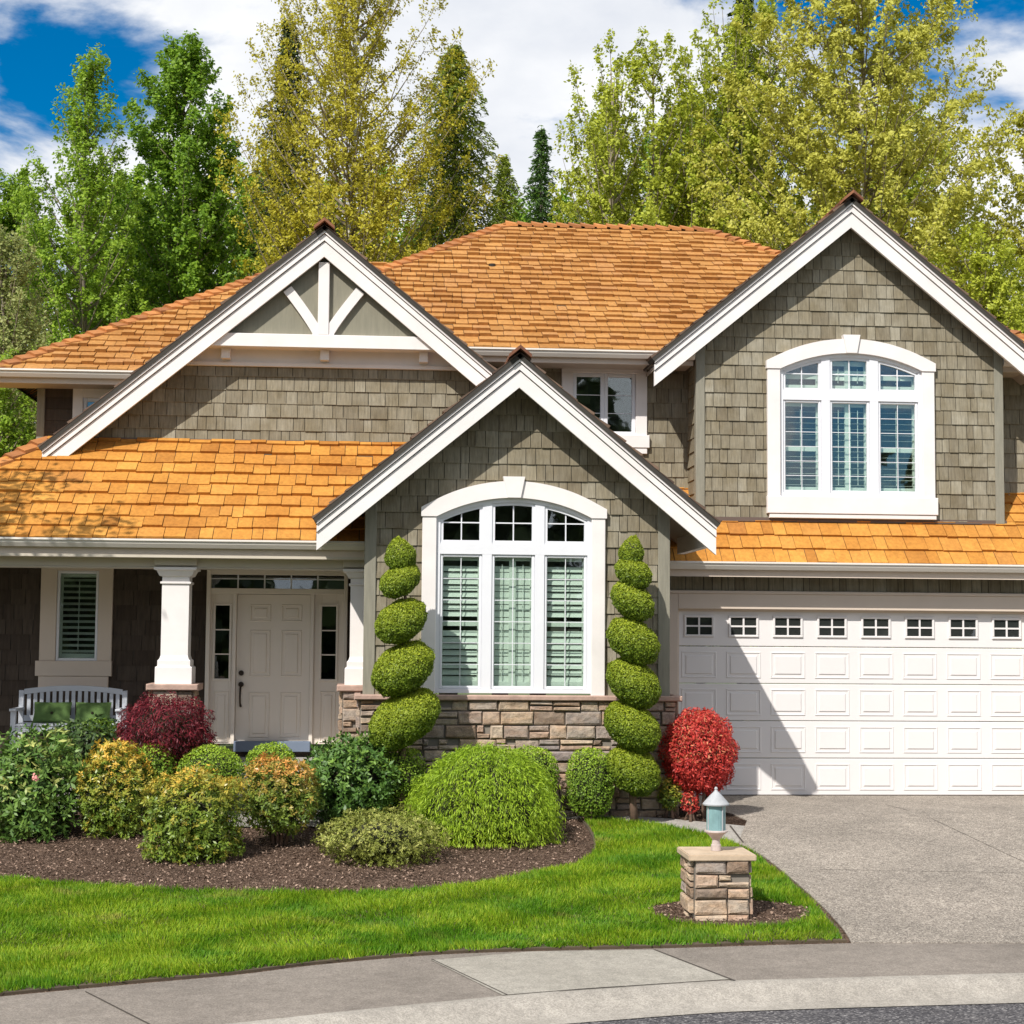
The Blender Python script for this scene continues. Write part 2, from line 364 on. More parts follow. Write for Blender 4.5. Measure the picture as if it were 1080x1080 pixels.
# sidewalk / kerb / road following one curve
KB = pix([(-400, 1140), (-100, 1113), (200, 1085), (380, 1066), (535, 1051), (617, 1044.5), (732, 1037), (850, 1033), (1080, 1027), (1400, 1018), (2200, 1003)])
KB = smoothl(KB, 5)
wb = LAWN_B[::-1]
gmesh('sidewalk', [(-12, -10.2+.2)]+wb+[(12.5, -7.95), (26, -8.0), KB[-1]]+KB[::-1][1:], M['walk'], .006, skirt=.02)
pale = pix([(560, 1005), (690, 1003), (772, 1034), (732, 1036.5), (617, 1044), (530, 1051), (455, 1014)])
gmesh('sidewalk_patch', pale, M['walk_lt'], .011)
joint(G(690, 1003), G(775, 1036), .022, .013); joint(G(455, 1013), G(535, 1051), .012, .013); joint(G(90, 1047), G(170, 1088), .012, .011)
joint(G(590, 1047), G(720, 1038), .012, .013)
kerb = MB(); prof = [(0, .008), (.07, .012), (.13, .0), (.22, -.045), (.30, -.085), (.36, -.10), (.52, -.103)]
cols = []
for i, p in enumerate(KB):
    a = KB[max(i-1, 0)]; c_ = KB[min(i+1, len(KB)-1)]; dx, dy = c_[0]-a[0], c_[1]-a[1]; L = math.hypot(dx, dy); nx, ny = dy/L, -dx/L
    cols.append([(p[0]+nx*s, p[1]+ny*s, g(p[1])+h) for s, h in prof])
vs = [q for c_ in cols for q in c_]; n = len(prof)
kerb.add(vs, [(i*n+k, i*n+k+1, (i+1)*n+k+1, (i+1)*n+k) for i in range(len(cols)-1) for k in range(n-1)], .5)
tag(kerb.build('kerb', M['kerb'], smooth=True), kind='structure')
road = MB(); e = [c_[5] for c_ in cols]
vs = []
for q in e: vs += [(q[0], q[1]+.04, q[2]-.008), (q[0], -40, -.74)]
road.add(vs, [(2*i, 2*i+1, 2*i+3, 2*i+2) for i in range(len(e)-1)], .5)
tag(road.build('road', M['road']), kind='structure')
tag(jb.build('paving_joints', mat_plain('joint_dirt', (.06,.05,.04), .95)), kind='structure')

def inpoly(px, py, poly):
    ins = np.zeros(len(px), bool); n = len(poly); j = n-1
    for i in range(n):
        xi, yi = poly[i][:2]; xj, yj = poly[j][:2]
        c_ = ((yi > py) != (yj > py)) & (px < (xj-xi)*(py-yi)/((yj-yi) or 1e-9)+xi); ins ^= c_; j = i
    return ins
def gz(Y): return np.where(Y > -2.2, 0, np.where(Y > -7.8, (Y+2.2)*.0893, -.5+(Y+7.8)*.01))
def npmesh(name, V, nper, mat, parent=None, rnd=None, tone=None, loc=None):
    """V: (N*nper,3) - N faces of nper verts each"""
    off = Vector(loc) if loc is not None else (wloc(parent) if parent else Vector())
    V = V-np.array(off); N = len(V)//nper
    me = bpy.data.meshes.new(name); me.vertices.add(len(V)); me.vertices.foreach_set('co', V.astype(np.float32).ravel())
    me.loops.add(len(V)); me.loops.foreach_set('vertex_index', np.arange(len(V), dtype=np.int32))
    me.polygons.add(N); me.polygons.foreach_set('loop_start', np.arange(0, len(V), nper, dtype=np.int32))
    me.update(); me.validate()
    for nm, a in (('rnd', rnd), ('tone', tone)):
        if a is not None:
            at = me.attributes.new(nm, 'FLOAT', 'FACE'); at.data.foreach_set('value', np.asarray(a, np.float32))
    me.materials.append(mat); o = bpy.data.objects.new(name, me); COL.objects.link(o)
    if parent: o.parent = parent
    else: o.location = off
    return o
def norm(a): return a/(np.linalg.norm(a, axis=1, keepdims=True)+1e-9)
def leafverts(p, nrm, size, aspect=.55, bias=.8, tdir=None, tj=.6, sv=.35, shape=.5):
    N = len(p); n = norm(nrm*bias+RNG.normal(size=(N, 3))*.6)
    t_ = RNG.normal(size=(N, 3)) if tdir is None else tdir+RNG.normal(size=(N, 3))*tj
    t_ = norm(t_-n*(t_*n).sum(1, keepdims=True)); s_ = np.cross(n, t_)
    L = size*(1+RNG.uniform(-sv, sv, (N, 1))); w = L*aspect
    V = np.stack([p-t_*L*.5, p+s_*w*.5+t_*L*(shape-.5), p+t_*L*.5, p-s_*w*.5+t_*L*(shape-.5)], 1)
    return V.reshape(-1, 3)
# grass blades
m, t, b, out = newmat('grass_blade')
a = nd(t, 'ShaderNodeAttribute', attribute_name='rnd')
c = ramp(t, [(0, (.10,.22,.008)), (.6, (.205,.38,.016)), (1, (.35,.46,.045))], a.outputs['Fac'])
c = mul(t, c, ramp(t, [(.40, (.50,.70,.5)), (.58, (1.25,1.08,.9))], noise(t, 1.3, 7, .65, (1, 1.6, 1))))
x = nd(t, 'ShaderNodeMix', data_type='RGBA'); x.inputs[7].default_value = (.34,.25,.08,1)
t.links.new(ramp(t, [(.58, (0,0,0)), (.76, (.7,)*3)], noise(t, 1.9, 5, .6, (1, 1.5, 1), .5)), x.inputs[0]); t.links.new(c, x.inputs[6]); c = x.outputs[2]
t.links.new(c, b.inputs['Base Color']); b.inputs['Roughness'].default_value = .55; b.inputs['Specular IOR Level'].default_value = .25
tr = nd(t, 'ShaderNodeBsdfTranslucent'); t.links.new(c, tr.inputs[0]); mxs = nd(t, 'ShaderNodeMixShader', i_Fac=.35)
t.links.new(b.outputs[0], mxs.inputs[1]); t.links.new(tr.outputs[0], mxs.inputs[2]); t.links.new(mxs.outputs[0], out.inputs[0]); M['grass'] = m
x0, x1 = -6.5, 4.2; N = 520000
gx = RNG.uniform(x0, x1, N); gy = RNG.uniform(-10.4, -2.2, N)
jit = .03*np.sin(gx*23+np.sin(gy*17)*2)+RNG.normal(size=N)*.015
k = inpoly(gx, gy+jit, inset(LAWN, .075)) & ~inpoly(gx+jit, gy, [(PC[0]+(q[0]-PC[0])*.97, PC[1]+(q[1]-PC[1])*.97) for q in ring])
gx, gy = gx[k], gy[k]; N = len(gx)
hh = (.026+.036*RNG.random(N))*(1+.25*np.sin(gx*3.1+gy*2)*np.sin(gy*4.3)); an = RNG.uniform(0, 2*math.pi, N); wd = .0042+.003*RNG.random(N)
le = RNG.normal(size=(N, 2))*.018+.014*np.stack([np.sin(gx*5+gy*3), np.cos(gx*4-gy*6)], 1)
base = np.stack([gx, gy, gz(gy)+.02], 1); sd_ = np.stack([np.cos(an)*wd, np.sin(an)*wd, np.zeros(N)], 1)
tip = base+np.stack([le[:, 0], le[:, 1], hh], 1)
tag(npmesh('grass', np.stack([base-sd_, base+sd_, tip], 1).reshape(-1, 3), 3, M['grass'], rnd=RNG.random(N)), 'short bright green lawn grass between the planting bed and the pavement', 'grass', kind='stuff')
# mulch chips
N = 42000; cx_ = RNG.uniform(-6, 4, N); cy_ = RNG.uniform(-8, -1.2, N)
k = (inpoly(cx_, cy_, mul_poly) & ~inpoly(cx_, cy_, LAWN)) | inpoly(cx_, cy_, ring)
k &= ~inpoly(cx_, cy_, [(-.6, pth[0][1])]+pth+[tuple(G(783, 892)[:2])]+pth2[::-1]+[(-.6, pth2[0][1])])
cx_, cy_ = cx_[k], cy_[k]; N = len(cx_); p = np.stack([cx_, cy_, gz(cy_)+.012+RNG.random(N)*.012+.03*inpoly(cx_, cy_, ring)], 1)
m = mat_leaf('bark_chip', (.07,.042,.028), (.46,.33,.25), trans=0, rough=.9, spec=.1)
tag(npmesh('bark_chips', leafverts(p, np.tile([0, 0, 1.], (N, 1)), .030, .45, 1.2), 4, m, rnd=RNG.random(N)**1.8), 'scattered brown bark chips covering the planting beds', 'bark mulch', kind='stuff')
# ------------------------------------------------------------ house
HS = empty('house', (2, 0, 0), 'large two storey suburban house with grey shingle walls, white gables and orange cedar roof', 'house')
def clip(poly, a, b, c):
    """keep a*u+b*v<=c"""
    out = []; n = len(poly)
    for i in range(n):
        p, q = poly[i], poly[(i+1) % n]; dp = a*p[0]+b*p[1]-c; dq = a*q[0]+b*q[1]-c
        if dp <= 1e-9: out.append(p)
        if (dp < -1e-9 and dq > 1e-9) or (dp > 1e-9 and dq < -1e-9):
            s = dp/(dp-dq); out.append((p[0]+(q[0]-p[0])*s, p[1]+(q[1]-p[1])*s))
    return out
def cliprect(poly, u0, v0, u1, v1):
    for a, b, c in ((-1, 0, -u0), (1, 0, u1), (0, -1, -v0), (0, 1, v1)):
        poly = clip(poly, a, b, c)
        if len(poly) < 3: return []
    return poly
def tiles(mb, poly, O, U, V, N, ex, w0, w1, th, holes=(), vj=0., gap=.008, tj=.35, over=.03, under=True, rmode=0):
    O, U, V, N = (Vector(a) for a in (O, U, V, N))
    ar = sum(poly[i][0]*poly[(i+1) % len(poly)][1]-poly[(i+1) % len(poly)][0]*poly[i][1] for i in range(len(poly)))
    if ar < 0: poly = poly[::-1]
    umin = min(p[0] for p in poly); umax = max(p[0] for p in poly); vmin = min(p[1] for p in poly); vmax = max(p[1] for p in poly)
    flip = U.cross(V).dot(N) < 0
    def inside_clip(rc):
        # clip rc (convex) by the convex poly
        for i in range(len(poly)):
            p, q = poly[i], poly[(i+1) % len(poly)]; ex_, ey = q[0]-p[0], q[1]-p[1]
            rc = clip(rc, ey, -ex_, ey*p[0]-ex_*p[1])
            if len(rc) < 3: return []
        return rc
    def emit(rc, v0, thb, r, mi, base=-.004):
        n = len(rc)
        top = [O+U*u+V*v+N*(thb*(1-max(0, (v-v0))/(ex+over))+.002) for u, v in rc]
        bot = [O+U*u+V*v+N*base for u, v in rc]
        fs = [tuple(range(n))]+[(i+n, (i+1) % n+n, (i+1) % n, i) for i in range(n)]
        if flip: fs = [f[::-1] for f in fs]
        mb.add(top+bot, fs, r, mi)
    def pieces(ua, ub, va, vb):
        rs = [(ua, va, ub, vb)]
        for h in holes:
            nr = []
            for a in rs:
                if a[0] >= h[2] or a[2] <= h[0] or a[1] >= h[3] or a[3] <= h[1]: nr.append(a); continue
                if a[0] < h[0]: nr.append((a[0], a[1], h[0], a[3]))
                if a[2] > h[2]: nr.append((h[2], a[1], a[2], a[3]))
                m0, m1 = max(a[0], h[0]), min(a[2], h[2])
                if a[1] < h[1]: nr.append((m0, a[1], m1, h[1]))
                if a[3] > h[3]: nr.append((m0, h[3], m1, a[3]))
            rs = nr
        return rs
    v = vmin; row = 0
    while v < vmax-.004:
        u = umin-random.random()*w1
        rowj = random.uniform(-.1, .1)
        while u < umax:
            w = random.uniform(w0, w1); j = random.uniform(-vj, vj); r = random.random(); thb = th*(1+random.uniform(-tj, tj))
            if random.random() < .04 and vj: j -= vj*1.5
            for a in pieces(u+gap/2, u+w-gap/2, max(vmin, v+j), v+ex+over*.6):
                if a[2]-a[0] < .006 or a[3]-a[1] < .006: continue
                rc = inside_clip([(a[0], a[1]), (a[2], a[1]), (a[2], a[3]), (a[0], a[3])])
                if len(rc) >= 3: emit(rc, v+j, thb, r, 0)
            u += w
        if under:
            for a in pieces(umin-1, umax+1, v, v+ex):
                rc = inside_clip([(a[0], a[1]), (a[2], a[1]), (a[2], a[3]), (a[0], a[3])])
                if len(rc) >= 3: emit(rc, v, 0, .5, 1, -.05)
        v += ex; row += 1
FR = ((1, 0, 0), (0, 0, 1), (0, -1, 0))     # front facing plane
def arcfn(xa, xb, zs, zt):
    xc = (xa+xb)/2; h = zt-zs; w = (xb-xa)/2; R = (w*w+h*h)/(2*h); zc = zt-R
    return lambda x: zc+math.sqrt(max(0, R*R-(x-xc)**2))
def lsp(a, b, n): return [a+(b-a)*i/n for i in range(n+1)]

# ---- gable front helper
def gable(name_wall, ax_, az, hw, pitch, yr, yw, yback, walls, mbs, wallholes, boards, ex=.19, wz0=0, wx0=None, wx1=None, tailcut=.40, ridge_y1=None, roofmat='shake'):
    sl = math.sqrt(1+pitch*pitch)
    wb_ = MB(); poly = [(wx0, wz0), (wx1, wz0)]
    top = lambda x: az-.10-pitch*abs(x-ax_)
    poly = [(wx0, wz0), (wx1, wz0), (wx1, top(wx1)), (ax_, top(ax_)), (wx0, top(wx0))]
    tiles(wb_, poly, (0, yw, 0), *FR, ex, .09, .23, .018, holes=wallholes, vj=.003)
    w = wb_.build(name_wall, [M['siding'], M['under']], HS)
    # rake boards: three stepped boards
    hs_ = [(0.0, .075, 0), (.088, .165, .022), (.178, .37, .044)]
    for a, b_, st in hs_:
        rb = MB()
        for s in (-1, 1):
            x1 = ax_+s*hw
            za = az-pitch*hw
            bot = b_
            rb.prism([(ax_, az-a), (x1, za-a), (x1, za-bot), (ax_, az-b_)] if s > 0 else [(x1, za-a), (ax_, az-a), (ax_, az-b_), (x1, za-bot)], yr+st, yr+st+.05)
        rb.build('rake_board', M['white'], HS)
    bk = MB()
    for s in (-1, 1):
        x1 = ax_+s*(hw-.004); za = az-pitch*(hw-.004); bk.prism([(ax_, az-.03), (x1, za-.03), (x1, za-.27), (ax_, az-.27)], yr+.095, yr+.11)
    bk.build('rake_shadow_backing', M['under'], HS)  # dark strip paints the shadow lines between the stepped boards
    # soffit under the overhang and roof deck
    sf = MB()
    for s in (-1, 1):
        x1 = ax_+s*(hw-.02)
        za = az-.10-pitch*(hw-.02)
        sf.prism([(ax_, az-.10), (x1, za), (x1, za-.05), (ax_, az-.15)], yr+.112, yback)
    sf.build('soffit', M['soffit'], HS)
    # shake roof slopes
    rf = MB()
    for s in (-1, 1):
        L = (hw+.04)*sl; D = yback-(yr-.012)
        O = (ax_+s*(hw+.04), yr-.012, az+.018-pitch*(hw+.04))
        tiles(rf, [(0, 0), (D, 0), (D, L), (0, L)], O, (0, 1, 0), (-s/sl, 0, pitch/sl), (s*pitch/sl, 0, 1/sl), .24, .12, .28, .028, vj=.012)
    rf.build('gable_roof', [M['shake_grey'], M['under']], HS)
    cp = MB(); y = yr-.09; k = 0
    while y < (ridge_y1 or yback):
        for s in (-1, 1):
            nx, nz = s*pitch/sl, 1/sl
            a = Vector((ax_, 0, az+.075)); e = Vector((ax_+s*.13, 0, az+.075-pitch*.13))
            h0 = .02 if k == 0 else .0
            vs_ = [Vector((a.x, y, a.z+.03)), Vector((e.x, y, e.z+.03)), Vector((e.x, y+.27, e.z)), Vector((a.x, y+.27, a.z)),
                   Vector((a.x, y, a.z-.01)), Vector((e.x, y, e.z-.01)), Vector((e.x, y+.27, e.z-.02)), Vector((a.x, y+.27, a.z-.02))]
            cp.add(vs_, [(0, 1, 2, 3), (4, 7, 6, 5), (0, 4, 5, 1), (1, 5, 6, 2), (2, 6, 7, 3), (3, 7, 4, 0)])
        y += .22; k += 1
    cp.build('ridge_cap', M['cap_dark'], HS)
    return w

def window_parts(px, name, Y, lab=None): pass

def casement(parent, x0, z0, x1, z1, Y, fw_=.05, nx=1, nz=1, gw=.008, name='sash', glass=True):
    """a sash: frame with glass and grille, child of parent"""
    f = MB()
    f.cbox(x0, Y, z0, x0+fw_, Y+.05, z1, .008); f.cbox(x1-fw_, Y, z0, x1, Y+.05, z1, .008)
    f.cbox(x0+fw_, Y+.001, z0, x1-fw_, Y+.05, z0+fw_, .008); f.cbox(x0+fw_, Y+.001, z1-fw_, x1-fw_, Y+.05, z1, .008)
    for i in range(1, nx): x = x0+fw_+(x1-x0-2*fw_)*i/nx; f.box(x-gw/2, Y+.018, z0+fw_, x+gw/2, Y+.028, z1-fw_)
    for i in range(1, nz): z = z0+fw_+(z1-z0-2*fw_)*i/nz; f.box(x0+fw_, Y+.016, z-gw/2, x1-fw_, Y+.027, z+gw/2)
    f.build(name, M['vinyl'], parent)
    gb = MB(); gb.box(x0+fw_-.005, Y+.030, z0+fw_-.005, x1-fw_+.005, Y+.034, z1-fw_+.005); gb.build('pane', M['glass'], parent)

def louvers(parent, x0, z0, x1, z1, Y, mid=None, ang=35, pitch_=.075, zr=()):
    lb = MB(); s = .035; bars = [x0, x1] if mid is None else [x0, mid, x1]
    lb.box(x0, Y, z0, x0+s, Y+.03, z1); lb.box(x1-s, Y, z0, x1, Y+.03, z1)
    segs = [(x0+s, x1-s)]
    if mid is not None: lb.box(mid-s*1.1, Y-.004, z0, mid+s*1.1, Y+.034, z1); segs = [(x0+s, mid-s*1.1), (mid+s*1.1, x1-s)]
    rails = [z0+.04]+list(zr)+[z1-.03]
    for z in rails: lb.box(x0+s, Y+.001, z-.03, x1-s, Y+.029, z+.03)
    c_, s_ = math.cos(math.radians(ang))*.034, math.sin(math.radians(ang))*.034
    z = z0+.1
    while z < z1-.06:
        if all(abs(z-r) > .06 for r in rails):
            for a, b_ in segs:
                lb.add([(a, Y+.015-s_, z-c_), (b_, Y+.015-s_, z-c_), (b_, Y+.015+s_, z+c_), (a, Y+.015+s_, z+c_), (a, Y+.022-s_, z-c_), (b_, Y+.022-s_, z-c_), (b_, Y+.022+s_, z+c_), (a, Y+.022+s_, z+c_)],
                       [(0, 1, 2, 3), (7, 6, 5, 4), (0, 4, 5, 1), (3, 2, 6, 7), (1, 5, 6, 2), (0, 3, 7, 4)])
        z += pitch_
    for a, b_ in segs: lb.box((a+b_)/2-.004, Y-.02, z0+.1, (a+b_)/2+.004, Y-.012, z1-.1)
    return lb.build('shutter', M['louver'], parent)

def room(parent, x0, z0, x1, z1, Y, d=1.0):
    r = MB(); vs_ = [(x0, Y, z0), (x1, Y, z0), (x1, Y, z1), (x0, Y, z1), (x0, Y+d, z0), (x1, Y+d, z0), (x1, Y+d, z1), (x0, Y+d, z1)]
    r.add(vs_, [(4, 5, 6, 7), (0, 1, 5, 4), (1, 2, 6, 5), (2, 3, 7, 6), (3, 0, 4, 7)]); r.build('room_recess', M['room'], parent)

def part_empty(name, x, y, z):
    o = bpy.data.objects.new(name, None); COL.objects.link(o); o.parent = HS; o.empty_display_size = .1
    o.location = Vector((x, y, z))-HS.location; return o

def arched_window(Y, ox0, ox1, ix0, ix1, zb, zs, zto, zti, zfb, ztr0, ztr1, mulls, key, sill, upfw, upper_glass_shut, lm):
    """ox: trim outer x, ix: inner x; zs: spring of the trim; zto/zti outer, inner top; ztr: transom bar"""
    xc = (ix0+ix1)/2
    root = part_empty('arched_window', xc, Y, zb)
    tr = MB()
    tr.cbox(ox0, Y-.07, zb, ix0, Y+.02, zs, .006); tr.cbox(ix1, Y-.07, zb, ox1, Y+.02, zs, .006)
    out = arcfn(ox0-.01, ox1+.01, zs+.10, zto); inn = arcfn(ix0, ix1, zs+.0, zti)
    xs = [ox0-.015]+lsp(ix0, ix1, 30)+[ox1+.015]
    tr.band(xs, lambda x: (inn(x) if ix0 <= x <= ix1 else zs), lambda x: max(out(min(max(x, ox0), ox1)), zs+.03), Y-.085, Y+.02)
    k0, k1, k2, k3 = key
    tr.prism([(k0, zto+.05), (k1, zto+.05), (k2, zti), (k3, zti)], Y-.115, Y)
    if sill:
        tr.cbox(ox0-.01, Y-.09, sill[0]+.06, ox1+.03, Y+.02, sill[1], .006); tr.cbox(ox0+.02, Y-.075, sill[0], ox1+.01, Y+.02, sill[0]+.057, .006)
    tr.build('trim', M['white'], root)
    # outer vinyl frame following the arch
    f = MB(); fz = lambda x: inn(min(max(x, ix0), ix1))
    f.box(ix0, Y-.03, zfb, ix0+.045, Y+.04, zs+.01); f.box(ix1-.045, Y-.03, zfb, ix1, Y+.04, zs+.01)
    f.box(ix0+.045, Y-.03, zfb, ix1-.045, Y+.04, zfb+.045)
    f.band(lsp(ix0, ix1, 30), lambda x: max(fz(x)-.05, zs-.02), lambda x: fz(x)-.0005, Y-.031, Y+.04)
    f.box(ix0+.045, Y-.029, ztr0, ix1-.045, Y+.04, ztr1)
    for a, b_ in mulls: f.band(lsp(a, b_, 2), lambda x: zfb+.045, lambda x: fz(x)-.05, Y-.028, Y+.04)
    f.build('frame', M['vinyl'], root)
    edges = [ix0+.045]+[q for ab in mulls for q in ab]+[ix1-.045]
    for i in range(3):
        a, b_ = edges[2*i], edges[2*i+1]
        zr_ = []
        casement(root, a, zfb+.045, b_, ztr0, Y-.012, .035, 2, 6)
        s = MB(); w = .035; tz = lambda x: fz(x)-.05
        s.box(a, Y-.012, ztr1, a+w, Y+.035, tz(a)-.0); s.box(b_-w, Y-.012, ztr1, b_, Y+.035, tz(b_))
        s.box(a+w, Y-.011, ztr1, b_-w, Y+.035, ztr1+w); s.band(lsp(a, b_, 10), lambda x: tz(x)-w, tz, Y-.0115, Y+.036)
        xm = (a+b_)/2; s.box(xm-.007, Y+.006, ztr1+w, xm+.007, Y+.016, tz(xm)-w)
        zm = ztr1+(tz(xc)-ztr1)*.5; s.box(a+w, Y+.005, zm-.007, b_-w, Y+.015, zm+.007)
        s.build('transom_sash', M['vinyl'], root)
        gb = MB(); gb.band(lsp(a+w-.004, b_-w+.004, 8), lambda x: ztr1+w-.004, lambda x: tz(x)-w+.004, Y+.018, Y+.022); gb.build('pane', M['glass'], root)
        louvers(root, a+.01, zfb+.06, b_-.01, ztr0-.01, Y+.09, mid=(xm if i == 1 else None), ang=lm[i], zr=[zfb+(ztr0-zfb)*.5] if i != 1 else [])
        if upper_glass_shut:
            louvers(root, a+.01, ztr1+.02, b_-.01, min(tz(a), tz(b_))-.02, Y+.09, mid=(xm if i == 1 else None), ang=18, pitch_=.07)
    room(root, ix0, zfb, ix1, zti+.02, Y+.045, 1.1)
    return root

# ================= centre gabled bay
YB = -2.22
bw = dict(ox0=X_(444.5,630,YB), ox1=X_(637.5,630,YB), ix0=X_(459.5,630,YB), ix1=X_(623,630,YB), zb=Z_(540,734,YB), zs=Z_(540,546,YB), zto=Z_(541,508,YB), zti=Z_(541,525.5,YB),
          zfb=Z_(540,731,YB), ztr0=Z_(540,585,YB), ztr1=Z_(540,573.5,YB), mulls=[(X_(508,650,YB), X_(518,650,YB)), (X_(563.5,650,YB), X_(573.5,650,YB))],
          key=(X_(530,505,YB), X_(553,505,YB), X_(548.5,520,YB), X_(535,520,YB)), sill=None, upfw=0, upper_glass_shut=False, lm=(26, 6, 26))
def archholes(d):
    inn = arcfn(d['ix0'], d['ix1'], d['zs'], d['zti']); hl = [(d['ix0']-.02, d['zb'], d['ix1']+.02, d['zs'])]
    n = 14; xs = lsp(d['ix0'], d['ix1'], n)
    for i in range(n): hl.append((xs[i], d['zs'], xs[i+1], min(inn(xs[i]), inn(xs[i+1]))+.03))
    return hl
BZ0 = 1.36
gable('bay_wall', 1.6, 5.265, 2.285, .83, -2.64, YB, .65, None, None, archholes(bw), None, ex=.192, wz0=BZ0, wx0=-.12, wx1=3.36, ridge_y1=.6)
arched_window(YB, **bw)
for x0, x1 in ((-.145, -.01), (3.27, 3.41)):
    cb = MB(); cb.cbox(x0, YB-.035, BZ0, x1, YB+.10, 3.62, .006); cb.build('corner_board', M['cornerb'], HS)
# side walls of the bay
for x, s in ((-.12, -1), (3.36, 1)):
    sw = MB()
    O = (x, YB+.1, 0)
    tiles(sw, [(0, BZ0 if s < 0 else 0), (2.1, BZ0 if s < 0 else 0), (2.1, 3.65), (0, 3.65)], O, (0, 1, 0), (0, 0, 1), (s, 0, 0), .192, .1, .27, .017)
    sw.build('bay_side_wall', [M['siding'], M['under']], HS)

def stones(mb, W_, z0, z1, fn, rows=(.07, .15), bw_=(.13, .42), dep=(.02, .055), split=.35):
    """fn(u,z,d) -> world"""
    def blk(u0, u1, a, b_):
        d = random.uniform(*dep); r = random.random(); e = .007; c_ = min(.016, (b_-a)*.16); j = lambda: random.uniform(-.006, .006)
        u0 += e; u1 -= e; a += e; b_ -= e
        o_ = [(u0+j(), a+j()), (u1+j(), a+j()), (u1+j(), b_+j()), (u0+j(), b_+j())]
        ic = [(u0+c_, a+c_), (u1-c_, a+c_), (u1-c_, b_-c_), (u0+c_, b_-c_)]
        um, zm = (u0+u1)/2+j()*4, (a+b_)/2+j()*2
        vs_ = [fn(u, z, 0) for u, z in o_]+[fn(u+j()*.3, z+j()*.3, d*.72) for u, z in o_]+[fn(u+j(), z+j(), d+j()) for u, z in ic]+[fn(um, zm, d+j()*1.2)]
        fs = [(0+i, (i+1) % 4, (i+1) % 4+4, i+4) for i in range(4)]+[(i+4, (i+1) % 4+4, (i+1) % 4+8, i+8) for i in range(4)]+[(i+8, (i+1) % 4+8, 12) for i in range(4)]
        mb.add(vs_, fs, r, 0)
    z = z0
    while z < z1-.02:
        h = random.uniform(*rows)
        if z1-z-h < rows[0]*.8: h = z1-z
        u = 0
        while u < W_-.01:
            w = random.uniform(*bw_)
            if W_-u-w < bw_[0]*.7: w = W_-u
            if h > .11 and random.random() < split:
                zz = z+h*random.uniform(.4, .6); blk(u, u+w, z, zz); um = u+w*random.uniform(.35, .65); blk(u, um, zz, z+h) if random.random() < .4 else blk(u, u+w, zz, z+h)
                if u+w > um and random.random() < .0: pass
            else: blk(u, u+w, z, z+h)
            u += w
        z += h
    mb.add([fn(0, z0, .004), fn(W_, z0, .004), fn(W_, z1, .004), fn(0, z1, .004)], [(0, 1, 2, 3)], .5, 1)
sb = MB(); sx0, sx1 = -.17, 3.47
stones(sb, sx1-sx0, -.05, BZ0-.05, lambda u, z, d: (sx0+u, YB-.05-d, z), rows=(.085, .20), bw_=(.15, .44), dep=(.03, .07))
stones(sb, 2.0, -.05, BZ0-.05, lambda u, z, d: (sx0-d, YB-.05+2.0-u, z))
stones(sb, 2.0, -.05, BZ0-.05, lambda u, z, d: (sx1+d, YB-.05+u, z))
sbo = sb.build('stone_base', [M['stone'], M['mortar']], HS)
sc = MB(); sc.cbox(sx0-.07, YB-.14, BZ0-.05, sx1+.07, YB-.005, BZ0+.012, .012); sc.cbox(sx1+.001, YB-.005, BZ0-.05, sx1+.07, -.12, BZ0+.012, .012); sc.cbox(sx0-.07, YB-.005, BZ0-.05, sx0, -.12, BZ0+.012, .012)
sc.build('stone_cap', M['sill'], sbo)

eg = MB()  # fascia boards added so the bay shadow runs straight across the garage door
for x0, x1 in ((3.785, 3.88), (-.68, -.585)): eg.box(x0, -2.58, 3.10, x1, -.60 if x0 > 0 else -1.95, 3.35)
for q in (0, 1):
    e1 = MB(); e1.v = eg.v[q*8:q*8+8]; e1.f = [[i-q*8 for i in f] for f in eg.f[q*6:q*6+6]]; e1.r = eg.r[:6]; e1.m = eg.m[:6]; e1.build('shadow_fascia', M['white'], HS)
# ================= garage front
gy = 0.0
GX0, GX1, GZ1 = 3.90, 8.60, 2.42
trm = MB(); trm.cbox(GX0-.16, gy-.04, 0, GX0, gy+.18, GZ1+.20, .006); trm.cbox(GX0, gy-.042, GZ1, GX1, gy+.18, GZ1+.20, .006); trm.cbox(GX1, gy-.04, 0, GX1+.16, gy+.18, GZ1+.20, .006)
trm.cbox(GX0-.2, gy-.06, GZ1+.20, GX1+.2, gy+.1, GZ1+.24, .006)
trm.box(GX0-.001, gy+.04, 0, GX0+.025, gy+.075, GZ1); trm.box(GX1-.025, gy+.04, 0, GX1+.001, gy+.075, GZ1); trm.box(GX0+.02, gy+.04, GZ1-.03, GX1-.02, gy+.075, GZ1+.001)
trm.build('garage_door_surround', M['cream'], HS)
gd = MB(); yD = gy+.08; nS = 5; H = (GZ1-.01)/nS; nC = 8; CW = (GX1-GX0)/nC
gwin = []
for s in range(nS):
    z0 = .01+s*H; gd.cbox(GX0+.002, yD, z0+.004, GX1-.002, yD+.045, z0+H-.004, .006)
    for c in range(nC):
        x0 = GX0+c*CW+.065; x1 = GX0+(c+1)*CW-.065; a, b_ = z0+.07, z0+H-.07
        if s == nS-1:
            x0 += .03; x1 -= .03; a += .05; b_ -= .01; gwin.append((x0, a, x1, b_)); continue
        w = .02
        for q in ((x0, a, x1, a+w), (x0, b_-w, x1, b_), (x0, a+w, x0+w, b_-w), (x1-w, a+w, x1, b_-w)): gd.cbox(q[0], yD-.009, q[1], q[2], yD+.01, q[3], .006)
        gd.cbox(x0+.05, yD-.012, a+.05, x1-.05, yD+.01, b_-.05, .011)
gdo = gd.build('garage_door', M['gdoor'], HS)
